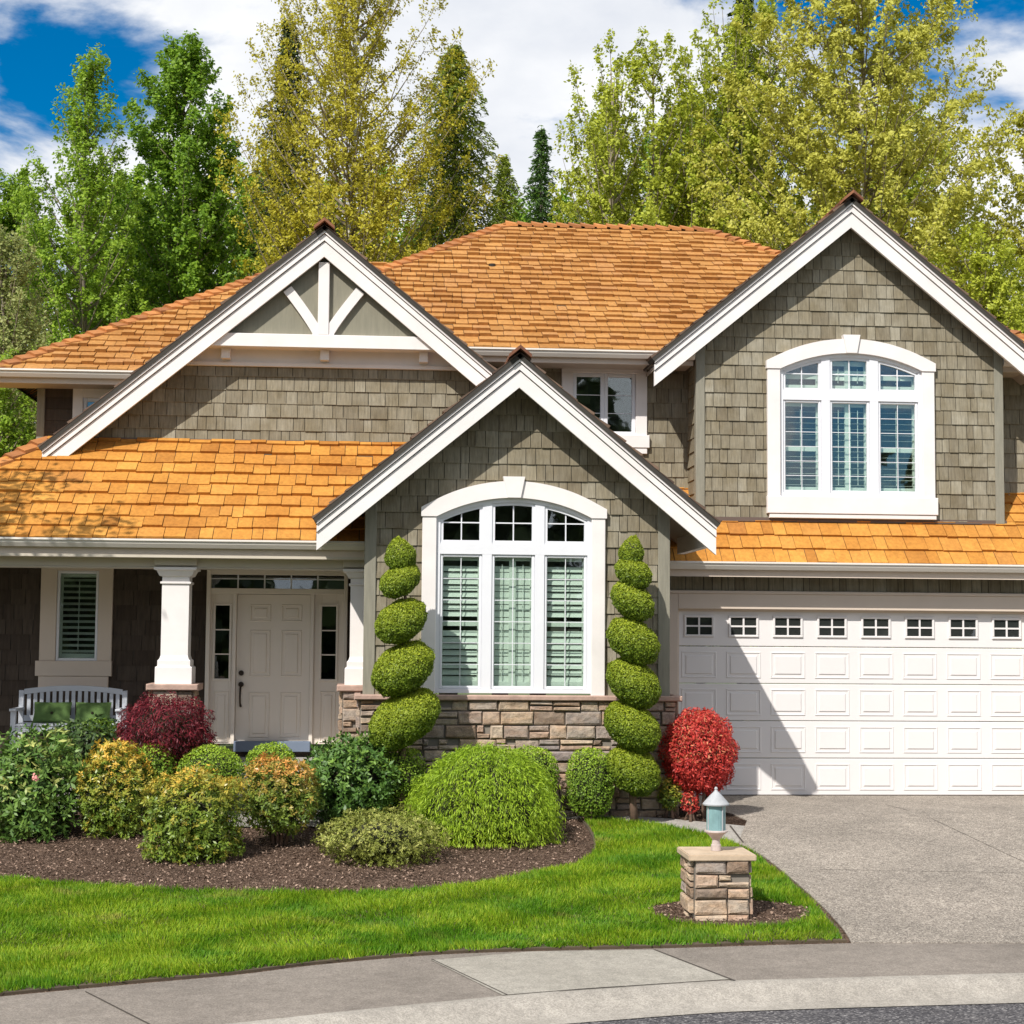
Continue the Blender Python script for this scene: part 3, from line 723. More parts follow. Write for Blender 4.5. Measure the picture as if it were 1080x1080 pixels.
for x0, a, x1, b_ in gwin:
    e = MB(); w = .03
    for q in ((x0, a, x1, a+w), (x0, b_-w, x1, b_), (x0, a+w, x0+w, b_-w), (x1-w, a+w, x1, b_-w)): e.cbox(q[0], yD-.022, q[1], q[2], yD+.01, q[3], .006)
    xm, zm = (x0+x1)/2, (a+b_)/2; e.box(xm-.011, yD-.015, a+w, xm+.011, yD-.004, b_-w); e.box(x0+w, yD-.0145, zm-.011, x1-w, yD-.0045, zm+.011)
    e.build('window_grille', M['gdoor'], gdo)
    p = MB(); p.box(x0+w, yD-.003, a+w, x1-w, yD+.002, b_-w); p.build('pane', M['glass'], gdo)
    p = MB(); p.box(x0+w-.004, yD-.0029, a+w-.004, x1-w+.004, yD-.001, b_-w+.004)
gk = MB(); gk.box(GX0, yD-.005, .0, GX1, yD+.05, .022); gk.build('door_seal', M['iron'], gdo)
# dark interior behind garage panes
for o in [c for c in gdo.children if c.name.startswith('pane')]: o.location.y = -.001
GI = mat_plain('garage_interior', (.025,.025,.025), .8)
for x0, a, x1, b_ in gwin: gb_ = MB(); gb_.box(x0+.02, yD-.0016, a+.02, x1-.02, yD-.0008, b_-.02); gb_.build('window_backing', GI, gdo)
# wall strip over door
ws = MB(); tiles(ws, [(3.50, GZ1+.24), (9.4, GZ1+.24), (9.4, 3.2), (3.50, 3.2)], (0, gy, 0), *FR, .30, .08, .2, .015); ws.build('garage_wall', [M['siding'], M['under']], HS); ws = MB()
tiles(ws, [(GX1+.16, 0), (9.4, 0), (9.4, GZ1+.24), (GX1+.16, GZ1+.24)], (0, gy, 0), *FR, .19, .1, .27, .015)
ws.build('garage_wall', [M['siding'], M['under']], HS)
GP = [(0, 0), (-.10, 0), (-.115, -.02), (-.10, -.05), (-.125, -.075), (-.125, -.09), (0, -.09)]
def gutter(x0, x1, y, z, name='gutter', fas=.17, soff=None):
    gb2 = MB(); pr = [(y-.0, z+.0), (y-.115, z+.0), (y-.118, z-.022), (y-.10, z-.03), (y-.095, z-.055), (y-.065, z-.10), (y, z-.10)]
    n = len(pr); vs_ = [(x0, a, b_) for a, b_ in pr]+[(x1, a, b_) for a, b_ in pr]
    gb2.add(vs_, [tuple(range(n)), tuple(range(2*n-1, n-1, -1))]+[(i, i+n, (i+1) % n+n, (i+1) % n) for i in range(n)])
    o = gb2.build(name, M['gutter'], HS)
    fb = MB(); fb.box(x0+.01, y+.001, z-fas, x1-.01, y+.03, z-.005); fb.build('fascia', M['cream'], HS)
    if soff: sf = MB(); sf.box(x0+.02, y+.03, z-fas+.01, x1-.02, soff, z-fas+.025); sf.build('eave_soffit', M['soffit'], HS)
gutter(3.44, 9.6, -.36, 3.02, soff=0, fas=.19)
# garage lower roof (front strip and recess)
pg = .76; sg = math.sqrt(1+pg*pg)
def roofplane(mb, poly_xy, z_at, y0, pitch, ex=.235, w0=.13, w1=.28, th=.03, vj=.012, x_org=0, mi=0, **k):
    """front-facing plane rising with y: poly in (x,y) plan"""
    sl = math.sqrt(1+pitch*pitch)
    tiles(mb, [(x, (y-y0)*sl) for x, y in poly_xy], (0, y0, z_at), (1, 0, 0), (0, 1/sl, pitch/sl), (0, -pitch/sl, 1/sl), ex, w0, w1, th, vj=vj, **k)
rg = MB()
roofplane(rg, [(3.36, -.44), (9.7, -.44), (9.7, .12), (3.36, .12)], 3.0, -.44, 1.06, ex=.26)
roofplane(rg, [(3.0, .12), (4.16, .12), (4.16, .72), (3.0, .72)], 3.0+.78*pg, .12, pg)
roofplane(rg, [(8.30, .12), (9.7, .12), (9.7, .72), (8.30, .72)], 3.0+.78*pg, .12, pg)
rg.build('garage_roof', [M['shake'], M['under']], HS)
fl = MB(); fl.box(4.12, .075, 3.575, 8.33, .10, 3.63); fl.build('flashing', mat_plain('brown_flashing', (.12,.085,.07), .6), HS)

# ================= right upper gable
YG = .1
rw = dict(ox0=X_(808.5,470,YG), ox1=X_(984.5,470,YG), ix0=X_(822,470,YG), ix1=X_(971.5,470,YG), zb=Z_(897,526,YG), zs=Z_(897,391,YG), zto=Z_(897,358.5,YG), zti=Z_(897,373.5,YG),
          zfb=Z_(897,524,YG), ztr0=Z_(897,423,YG), ztr1=Z_(897,413,YG), mulls=[(X_(866,470,YG), X_(875,470,YG)), (X_(917,470,YG), X_(926,470,YG))],
          key=(X_(887,365,YG), X_(905,365,YG), X_(901.5,370,YG), X_(890.5,370,YG)), sill=(Z_(897,547.5,YG), Z_(897,524.5,YG)), upfw=0, upper_glass_shut=True, lm=(80, 80, 80))
hl = archholes(rw)
gable('upper_gable_wall', 6.18, 7.835, 2.62, .825, -.21, YG, 4.6, None, None, hl, None, ex=.186, wz0=3.60, wx0=4.17, wx1=8.28)
arched_window(YG, **rw)
for x0, x1 in ((4.15, 4.27), (8.18, 8.30)):
    cb = MB(); cb.cbox(x0, YG-.035, 3.58, x1, YG+.08, 7.7-.825*2.05, .006); cb.build('corner_board', M['cornerb'], HS)
for x, s in ((4.17, -1), (8.28, 1)):
    sw = MB(); tiles(sw, [(0, 3.2), (.6, 3.2), (.6, 6.1), (0, 6.1)], (x, YG+.08, 0), (0, 1, 0), (0, 0, 1), (s, 0, 0), .186, .1, .27, .017)
    sw.build('gable_side_wall', [M['siding'], M['under']], HS)

# ================= recessed upper wall and its casement window
YU = .7
mw = (X_(604,430,YU), Z_(640,459,YU), X_(670,430,YU), Z_(640,394,YU))
up = MB()
tiles(up, [(1.0, 3.6), (4.2, 3.6), (4.2, 5.75), (1.0, 5.75)], (0, YU, 0), *FR, .2, .12, .3, .017, holes=[mw]); up.build('upper_wall', [M['siding'], M['under']], HS); up = MB()
tiles(up, [(8.2, 3.6), (10, 3.6), (10, 5.75), (8.2, 5.75)], (0, YU, 0), *FR, .2, .12, .3, .017)
up.build('upper_wall', [M['siding'], M['under']], HS)
r_ = part_empty('casement_window', (mw[0]+mw[2])/2, YU, mw[1])
t_ = MB(); o0, o1 = X_(592,430,YU), X_(682,430,YU)
t_.cbox(o0, YU-.05, mw[1], mw[0], YU+.02, mw[3]+.001, .005); t_.cbox(mw[2], YU-.05, mw[1], o1, YU+.02, mw[3]+.001, .005)
t_.cbox(o0, YU-.05, mw[3], o1, YU+.02, 5.8, .005); t_.cbox(o0-.05, YU-.075, mw[1]-.17, o1+.03, YU+.02, mw[1], .005); t_.cbox(o0, YU-.06, mw[1]-.25, o1, YU+.02, mw[1]-.171, .005)
t_.build('trim', M['white'], r_)
xm = (mw[0]+mw[2])/2
casement(r_, mw[0], mw[1], xm, mw[3], YU-.02, .05, 1, 3); casement(r_, xm, mw[1], mw[2], mw[3], YU-.02, .05, 1, 3)
room(r_, mw[0], mw[1], mw[2], mw[3], YU+.05, 1)
# left wing upper wall with small window
lw = MB(); WX0 = X_(42, 430, YU); lwin = (X_(88,425,YU), 4.72, X_(140,425,YU), Z_(100,420,YU))
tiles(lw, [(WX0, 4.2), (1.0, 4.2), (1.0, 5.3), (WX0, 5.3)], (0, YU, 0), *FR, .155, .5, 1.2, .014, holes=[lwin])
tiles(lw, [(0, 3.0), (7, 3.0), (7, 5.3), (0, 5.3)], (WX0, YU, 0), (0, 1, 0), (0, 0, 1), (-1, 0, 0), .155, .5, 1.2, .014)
lw.build('left_wing_wall', [M['siding_shaded'], M['under']], HS)
cb = MB(); cb.cbox(WX0-.03, YU-.04, 4.2, WX0+.07, YU+.05, 5.25, .005); cb.build('corner_board', M['cornerb'], HS)
r_ = part_empty('wing_window', (lwin[0]+lwin[2])/2, YU, lwin[1])
t_ = MB(); t_.cbox(lwin[0]-.13, YU-.05, lwin[1]-.1, lwin[0], YU+.02, 5.25, .005); t_.cbox(lwin[0], YU-.05, lwin[3], lwin[2]+.13, YU+.02, 5.25, .005); t_.cbox(lwin[2], YU-.05, lwin[1]-.1, lwin[2]+.13, YU+.02, lwin[3], .005)
t_.build('trim', M['white'], r_)
casement(r_, lwin[0], lwin[1], lwin[2], lwin[3], YU-.02, .05); room(r_, lwin[0], lwin[1], lwin[2], lwin[3], YU+.05, .6)

# ================= main roof
EY, EZ, pm = .14, 5.80, .615
sm_ = math.sqrt(1+pm*pm)
RX0, RX1, RY = 1.95, 5.17, 4.6
T = RY-EY
rz = EZ+pm*T
mr = MB()
roofplane(mr, [(RX0-T, EY), (RX1+T, EY), (RX1, RY), (RX0, RY)], EZ, EY, pm, ex=.205, w0=.11, w1=.27, th=.036, vj=.017, tj=.5)
for s, xr in ((-1, RX0), (1, RX1)):
    tiles(mr, [(0, 0), (2*T, 0), (T, T*sm_)], (xr+s*T, EY, EZ), (0, 1, 0), (-s/sm_, 0, pm/sm_), (s*pm/sm_, 0, 1/sm_), .235, .13, .28, .03, vj=.014)
tiles(mr, [(0, 0), (RX1-RX0+2*T, 0), (RX1-RX0+T, T*sm_), (T, T*sm_)], (RX1+T, EY+2*T, EZ), (-1, 0, 0), (0, -1/sm_, pm/sm_), (0, pm/sm_, 1/sm_), .235, .13, .28, .03, vj=.014)
mr.build('main_roof', [M['shake_up'], M['under']], HS)
def caps(mb, p, q, w=.13, L=.2, th=.03):
    p, q = Vector(p), Vector(q); d = (q-p); n = int(d.length/L); d.normalize()
    side = d.cross(Vector((0, 0, 1))).normalized(); upv = side.cross(d).normalized()
    if upv.z < 0: upv = -upv
    for i in range(n):
        a = p+d*(i*L+random.uniform(-.01, .01)); r = random.random()
        for s in (-1, 1):
            e = side*s*w-upv*w*.42; b2 = d*(L*1.25)
            vs_ = [a+upv*(th+.035), a+e+upv*(th+.035), a+e+b2+upv*.02, a+b2+upv*.02, a, a+e, a+e+b2, a+b2]
            mb.add(vs_, [(0, 1, 2, 3), (4, 7, 6, 5), (0, 4, 5, 1), (1, 5, 6, 2), (2, 6, 7, 3), (3, 7, 4, 0)], r)
cp = MB()
caps(cp, (RX0-T, EY, EZ), (RX0, RY, rz)); caps(cp, (RX1+T, EY, EZ), (RX1, RY, rz)); caps(cp, (RX0, RY, rz), (RX1, RY, rz))
cp.build('hip_cap', M['cap'], HS)
gutter(.9, 4.14, .14, 5.80, soff=.7); gutter(8.31, 9.7, .14, 5.80, soff=.7)
vt = MB(); vx, vz = X_(519, 282, 2.9), Z_(519, 282, 2.9); vt.tube([(vx, 2.9, vz-.25), (vx, 2.9, vz+.05)], .05, 12); vt.build('vent_pipe', M['iron'], HS)
# left wing roof
LE = 5.40; LX0 = -4.95; LT = 3.75; LXR = 1.2; LYR = EY+LT; lz = LE+pm*LT
lr = MB()
roofplane(lr, [(LX0, EY), (LXR, EY), (LXR, LYR), (LX0+LT, LYR)], LE, EY, pm, ex=.205, w0=.11, w1=.27, th=.036, vj=.017, tj=.5)
tiles(lr, [(0, 0), (2*LT, 0), (LT, LT*sm_)], (LX0, EY, LE), (0, 1, 0), (1/sm_, 0, pm/sm_), (-pm/sm_, 0, 1/sm_), .235, .13, .28, .03, vj=.014)
lr.build('wing_roof', [M['shake_up'], M['under']], HS)
cp = MB(); caps(cp, (LX0, EY, LE), (LX0+LT, LYR, lz)); cp.build('hip_cap', M['cap'], HS)
gutter(LX0-.03, -1.5, .14, LE-.0, soff=.7)
# ================= truss gable over the porch
YT = -.1
TX, TZ, TP = -.72, 7.17, .83
bz0, bz1 = Z_(345,366,-.5), Z_(345,352,-.5)       # beam
wz1 = Z_(345, 386, YT)
tw = MB()
def tt(x): return TZ-.12-TP*abs(x-TX)
TW0 = TX-(TZ-.12-4.47)/TP; tiles(tw, [(TW0, 4.47), (TX+(TZ-.12-4.47)/TP, 4.47), (TX+(TZ-.12-wz1)/TP, wz1), (TX-(TZ-.12-wz1)/TP, wz1)], (0, YT, 0), *FR, .172, .1, .24, .016, vj=.003)
two = tw.build('truss_gable_wall', [M['siding'], M['under']], HS)
gs = 2.45
gable_hw = 3.42
# reuse the board builder with a token wall hidden behind the panel
pn = MB(); zz = bz1-.02; hwp = (TZ-.15-zz)/TP
pn.prism([(TX-hwp, zz), (TX+hwp, zz), (TX, TZ-.15)], -.34, -.30); pn.build('gable_panel', M['olive'], HS)
bm_ = MB(); hb = (TZ-.2-bz0)/TP; bm_.cbox(TX-hb, -.425, bz0, TX+hb, -.30, bz1, .006); bm_.build('truss_beam', M['white'], HS)
fz_ = MB(); hb2 = (TZ-.12-wz1)/TP; fz_.cbox(TX-hb2, YT-.05, wz1-.03, TX+hb2, YT+.02, wz1+.02, .005); fz_.box(TX-hb2, YT-.02, wz1+.02, TX+hb2, YT+.02, bz0+.05)
fz_.build('frieze_board', M['white'], HS)
sf = MB(); sf.box(TX-hb2, -.30, bz0+.01, TX+hb2, YT-.02, bz0+.03); sf.build('truss_soffit', M['white'], HS)
for px in (237, 342, 447):
    x = X_(px, 377, -.4); br = MB()
    br.prism([(x-.055, bz0), (x+.055, bz0), (x+.055, wz1+.05), (x-.055, wz1+.05)], -.28, YT-.02)
    br.build('bracket', M['white'], HS)
kp = MB(); kz = TZ-.5; kp.cbox(TX-.07, -.42, bz1, TX+.07, -.34, kz+.1, .006)
for s in (-1, 1):
    # curved brace from the post foot out to the rake
    pts = []
    for i in range(11):
        a = i/10; x = TX+s*(.06+.40*a**1.15); z = bz1+.0+.58*a**1.0
        pts.append((x, z))
    poly = []
    up_, dn = [], []
    for i, (x, z) in enumerate(pts):
        q = pts[min(i+1, 10)]; p_ = pts[max(i-1, 0)]; dx, dz = q[0]-p_[0], q[1]-p_[1]; L = math.hypot(dx, dz); nx, nz = -dz/L, dx/L; h = .062
        up_.append((x+nx*h, z+nz*h)); dn.append((x-nx*h, z-nz*h))
    for i in range(10): kp.prism([up_[i], up_[i+1], dn[i+1], dn[i]], -.405, -.341, r=.5)
kp.build('king_post_truss', M['white'], HS)
def rakes_and_roof(ax_, az, hw, pitch, yr, yback):
    sl = math.sqrt(1+pitch*pitch)
    for a, b_, st in [(0.0, .075, 0), (.088, .165, .022), (.178, .37, .044)]:
        rb = MB()
        for s in (-1, 1):
            x1 = ax_+s*hw; za = az-pitch*hw; rb.prism([(ax_, az-a), (x1, za-a), (x1, za-b_), (ax_, az-b_)], yr+st, yr+st+.05)
        rb.build('rake_board', M['white'], HS)
    bk = MB()
    for s in (-1, 1):
        x1 = ax_+s*(hw-.004); za = az-pitch*(hw-.004); bk.prism([(ax_, az-.03), (x1, za-.03), (x1, za-.27), (ax_, az-.27)], yr+.095, yr+.11)
    bk.build('rake_shadow_backing', M['under'], HS)  # dark strip behind the boards stands in for shadow in their gaps
    sf = MB()
    for s in (-1, 1):
        x1 = ax_+s*(hw-.02); za = az-.10-pitch*(hw-.02); sf.prism([(ax_, az-.10), (x1, za), (x1, za-.05), (ax_, az-.15)], yr+.112, yback)
    sf.build('soffit', M['soffit'], HS)
    rf = MB()
    for s in (-1, 1):
        L = (hw+.04)*sl; D = yback-(yr-.012); O = (ax_+s*(hw+.04), yr-.012, az+.018-pitch*(hw+.04))
        tiles(rf, [(0, 0), (D, 0), (D, L), (0, L)], O, (0, 1, 0), (-s/sl, 0, pitch/sl), (s*pitch/sl, 0, 1/sl), .24, .12, .28, .028, vj=.012)
    rf.build('gable_roof', [M['shake_grey'], M['under']], HS)
    cp = MB(); y = yr-.09
    while y < yback:
        for s in (-1, 1):
            a = Vector((ax_, 0, az+.075)); e = Vector((ax_+s*.13, 0, az+.075-pitch*.13))
            vs_ = [Vector((a.x, y, a.z+.03)), Vector((e.x, y, e.z+.03)), Vector((e.x, y+.27, e.z)), Vector((a.x, y+.27, a.z)),
                   Vector((a.x, y, a.z-.01)), Vector((e.x, y, e.z-.01)), Vector((e.x, y+.27, e.z-.02)), Vector((a.x, y+.27, a.z-.02))]
            cp.add(vs_, [(0, 1, 2, 3), (4, 7, 6, 5), (0, 4, 5, 1), (1, 5, 6, 2), (2, 6, 7, 3), (3, 7, 4, 0)])
        y += .22
    cp.build('ridge_cap', M['cap_dark'], HS)
rakes_and_roof(TX, TZ+.03, 3.44, TP, -.52, .65)
# the same roof further back, narrower so that it dies into the main roofs
rb2 = MB()
for s in (-1, 1):
    sl = math.sqrt(1+TP*TP); hw2 = 2.0; O = (TX+s*hw2, .65, TZ+.035-TP*hw2)
    tiles(rb2, [(0, 0), (2.6, 0), (2.6, hw2*sl), (0, hw2*sl)], O, (0, 1, 0), (-s/sl, 0, TP/sl), (s*TP/sl, 0, 1/sl), .24, .12, .28, .028, vj=.012)
rb2.build('gable_roof', [M['shake'], M['under']], HS)

# ================= porch roof
PE, PT_, PYE = 3.14, 4.50, -1.86; pp = (PT_-PE)/(YT-PYE); PX0 = -5.95
pr_ = MB()
hipx = PX0+(YT-PYE)
roofplane(pr_, [(PX0, PYE), (-.02, PYE), (1.2, YT), (hipx, YT)], PE, PYE, pp, ex=.238, w0=.12, w1=.31, th=.03, vj=.016, tj=.45)
spp = math.sqrt(1+pp*pp); D_ = YT-PYE
tiles(pr_, [(0, 0), (4, 0), (4, D_*spp), (D_, D_*spp)], (PX0, PYE, PE), (0, 1, 0), (1/spp, 0, pp/spp), (-pp/spp, 0, 1/spp), .238, .12, .3, .03, vj=.014)
pr_.build('porch_roof', [M['shake'], M['under']], HS)
cp = MB(); caps(cp, (PX0, PYE, PE), (hipx, YT, PT_)); cp.build('hip_cap', M['cap'], HS)
fl = MB(); fl.box(-4.0, YT-.02, 4.45, .9, YT+.0, 4.52); fl.build('flashing', mat_plain('brown_metal_flashing', (.12,.085,.07), .6), HS)
gutter(PX0-.05, -.13, PYE+.02, 3.14, fas=.2)
pb = MB(); zb1, zb0 = 2.95, Z_(100, 598, -1.45)
pb.cbox(-6.2, -1.62, zb0, -.16, -1.28, zb1, .006); pb.box(-6.2, -1.63, zb0-.012, -.16, -1.27, zb0+.0)
pb.build('porch_beam', M['beige'], HS)
pc = MB(); pc.box(-6.2, -1.84, 2.93, -.13, 0.02, 2.96); pc.build('porch_ceiling', M['beige'], HS)
pf = MB(); pf.box(-6.2, -1.9, .0, -.18, -.0, .50); pf.build('porch_floor', M['concrete_porch'], HS)
st = MB()
for k, (a, b_) in enumerate(((-2.25, .37), (-2.6, .24), (-2.95, .11))): st.box(-2.3, a, -.05, -.5, a+.36, b_)
st.build('porch_steps', M['concrete_porch'], HS)
# porch back wall
pwin = (X_(60,650,0), Z_(83,697,0), X_(104,650,0), Z_(83,602,0))
DZ0, DZ1 = .66, 2.86
dx0, dx1 = X_(217,690,0), X_(366,690,0)
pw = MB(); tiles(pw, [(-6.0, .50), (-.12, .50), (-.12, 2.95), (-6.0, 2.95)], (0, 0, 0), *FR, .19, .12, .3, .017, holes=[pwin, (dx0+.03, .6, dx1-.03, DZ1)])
pw.build('porch_wall', [M['siding_shaded'], M['under']], HS)
r_ = part_empty('porch_window', (pwin[0]+pwin[2])/2, 0, pwin[1])
t_ = MB(); a0, a1 = X_(43,650,0), X_(119,650,0); zt_ = 2.93
t_.cbox(a0, -.05, pwin[1], pwin[0], .02, zt_, .005); t_.cbox(pwin[2], -.05, pwin[1], a1, .02, zt_, .005); t_.cbox(pwin[0], -.05, pwin[3], pwin[2], .02, zt_, .005)
t_.cbox(a0-.04, -.075, pwin[1]-.19, a1+.01, .02, pwin[1], .005); t_.cbox(a0, -.06, pwin[1]-.35, a1-.03, .02, pwin[1]-.191, .005)
t_.build('trim', M['cream'], r_); casement(r_, pwin[0], pwin[1], pwin[2], pwin[3], -.03, .035); room(r_, pwin[0], pwin[1], pwin[2], pwin[3], .04, .8)
louvers(r_, pwin[0]+.02, pwin[1]+.02, pwin[2]-.02, pwin[3]-.02, .09, ang=62)
# entrance
en = part_empty('entrance', (dx0+dx1)/2, 0, DZ0)
ef = MB(); zt1 = Z_(290,622.5,0); fx = lambda px: X_(px, 690, 0)
ef.cbox(dx0, -.06, .50, fx(221.5), .1, DZ1, .006); ef.cbox(fx(362), -.06, .50, dx1, .1, DZ1, .006); ef.cbox(fx(221.5), -.05, DZ1-.06, fx(362), .1, DZ1, .006)
ef.cbox(fx(221.5), -.05, zt1-.05, fx(362), .1, zt1+.02, .006); ef.cbox(fx(245), -.045, .66, fx(249), .09, zt1-.05, .006); ef.cbox(fx(327), -.045, .66, fx(331), .09, zt1-.05, .006)
ef.build('door_frame', M['door'], en)
# transom
tg = MB(); ta, tb_ = fx(221.5), fx(362); tz0, tz1 = zt1+.02, DZ1-.06
for i in range(1, 5): x = ta+(tb_-ta)*i/5; tg.box(x-.009, -.02, tz0, x+.009, -.005, tz1)
tg.box(ta, -.021, tz0+(tz1-tz0)*.66, tb_, -.006, tz0+(tz1-tz0)*.66+.012); tg.build('transom_grille', M['vinyl'], en)
gb = MB(); gb.box(ta, 0, tz0, tb_, .004, tz1); gb.build('pane', M['glass'], en)
def raised(mb, x0, z0, x1, z1, Y):
    w = .018
    for q in ((x0, z0, x1, z0+w), (x0, z1-w, x1, z1), (x0, z0+w, x0+w, z1-w), (x1-w, z0+w, x1, z1-w)): mb.cbox(q[0], Y-.012, q[1], q[2], Y+.01, q[3], .008)
    mb.cbox(x0+.045, Y-.013, z0+.045, x1-.045, Y+.01, z1-.045, .012)
dz = lambda py: Z_(290, py, 0)
dd = MB(); da, db = fx(249), fx(327); dd.cbox(da+.003, .02, .66, db-.003, .065, zt1-.055, .004)
rowsd = [(dz(655.5), dz(637.5)), (dz(713.5), dz(664.5)), (dz(778), dz(730))]
for a, b_ in rowsd:
    for l, r2 in ((263, 285), (296, 318)): raised(dd, fx(l), a, fx(r2), b_, .02)
do = dd.build('front_door', M['door'], en)
hd = MB(); hx = fx(254.8); hz = dz(710); hd.tube([(hx, .02, hz), (hx, -.015, hz)], .033, 16); hd.tube([(hx, .02, dz(722)), (hx, -.02, dz(722))], .034, 16)
hd.tube([(hx, -.02, dz(722)), (hx-.004, -.06, dz(727)), (hx-.006, -.065, dz(735)), (hx-.004, -.05, dz(742)), (hx, 0, dz(745))], [.012, .014, .013, .012, .016], 10); hd.build('door_handle', M['iron'], en, smooth=False)
for l, r2 in ((221.5, 245), (331, 362)):
    s = MB(); xa, xb = fx(l), fx(r2)
    if l < 300: ga, gb1 = fx(226.5), fx(241.5)
    else: ga, gb1 = fx(339), fx(354)
    za, zb_ = dz(716), dz(639)
    s.cbox(xa, .0, .66, ga, .05, zt1-.05, .003); s.cbox(gb1, .0, .66, xb, .05, zt1-.05, .003); s.cbox(ga, .0, .66, gb1, .05, za, .003); s.cbox(ga, .0, zb_, gb1, .05, zt1-.05, .003)
    for q in ((ga-.03, za-.03, gb1+.03, za), (ga-.03, zb_, gb1+.03, zb_+.03), (ga-.03, za, ga, zb_), (gb1, za, gb1+.03, zb_)): s.cbox(q[0], -.015, q[1], q[2], .01, q[3], .006)
    for k in (1, 2): z = za+(zb_-za)*k/3; s.box(ga, .0, z-.008, gb1, .012, z+.008)
    raised(s, ga-.01, dz(783), gb1+.01, dz(729), 0)
    s.build('sidelight', M['door'], en)
    p = MB(); p.box(ga, .02, za, gb1, .024, zb_); p.build('pane', M['glass'], en)
room(en, dx0+.04, .66, dx1-.04, DZ1-.02, .11, 1.6)
th_ = MB(); th_.cbox(fx(249), -.14, .57, fx(329), .0, .70, .006); th_.build('threshold', M['threshold'], en)
# columns
def column(xc, name='porch_column', Y=-1.45, half=False, zc=1.46):
    c = part_empty(name, xc, Y, 0); w = .158
    b_ = MB(); zt = zb0
    prof = [(w+.055, 0), (w+.055, .19), (w+.048, .20), (w+.032, .205), (w+.032, .27), (w+.012, .29), (w, .33), (w, zt-zc-.20), (w+.02, zt-zc-.19), (w+.02, zt-zc-.17), (w, zt-zc-.165), (w, zt-zc-.11), (w+.03, zt-zc-.10), (w+.06, zt-zc-.04), (w+.09, zt-zc-.03), (w+.09, zt-zc)]
    prof = [((a if a <= w+.001 else a), z) for a, z in prof]
    b_.lathe((xc, Y, zc), prof, square=True); b_.build('shaft', M['white'], c)
    b2 = MB(); b2.cbox(xc-w-.09, Y-.22, zb0+.02, xc+w+.09, Y+.2, zb0+.28, .006); b2.cbox(xc-w-.02, Y-.235, zb0+.20, xc+w+.02, Y-.2, zb0+.225, .003); b2.build('capital', M['beige'], c)
    s = MB(); h = .23
    for q in range(4):
        fnq = [lambda u, z, d: (xc-h+u, Y-h-d, z), lambda u, z, d: (xc+h+d, Y-h+u, z), lambda u, z, d: (xc+h-u, Y+h+d, z), lambda u, z, d: (xc-h-d, Y+h-u, z)][q]
        stones(s, 2*h, -.1, zc-.07, fnq, rows=(.09, .16), bw_=(.13, .3))
    s.build('stone_pedestal', [M['stone'], M['mortar']], c)
    k = MB(); k.cbox(xc-h-.07, Y-h-.08, zc-.075, xc+h+.07, Y+h+.07, zc, .012); k.build('pedestal_cap', M['sill'], c)
column(X_(184, 680, -1.6)); column(X_(383, 680, -1.6)+.0)
for o in list(COL.objects):
    if o.name.startswith('bracket') : pass

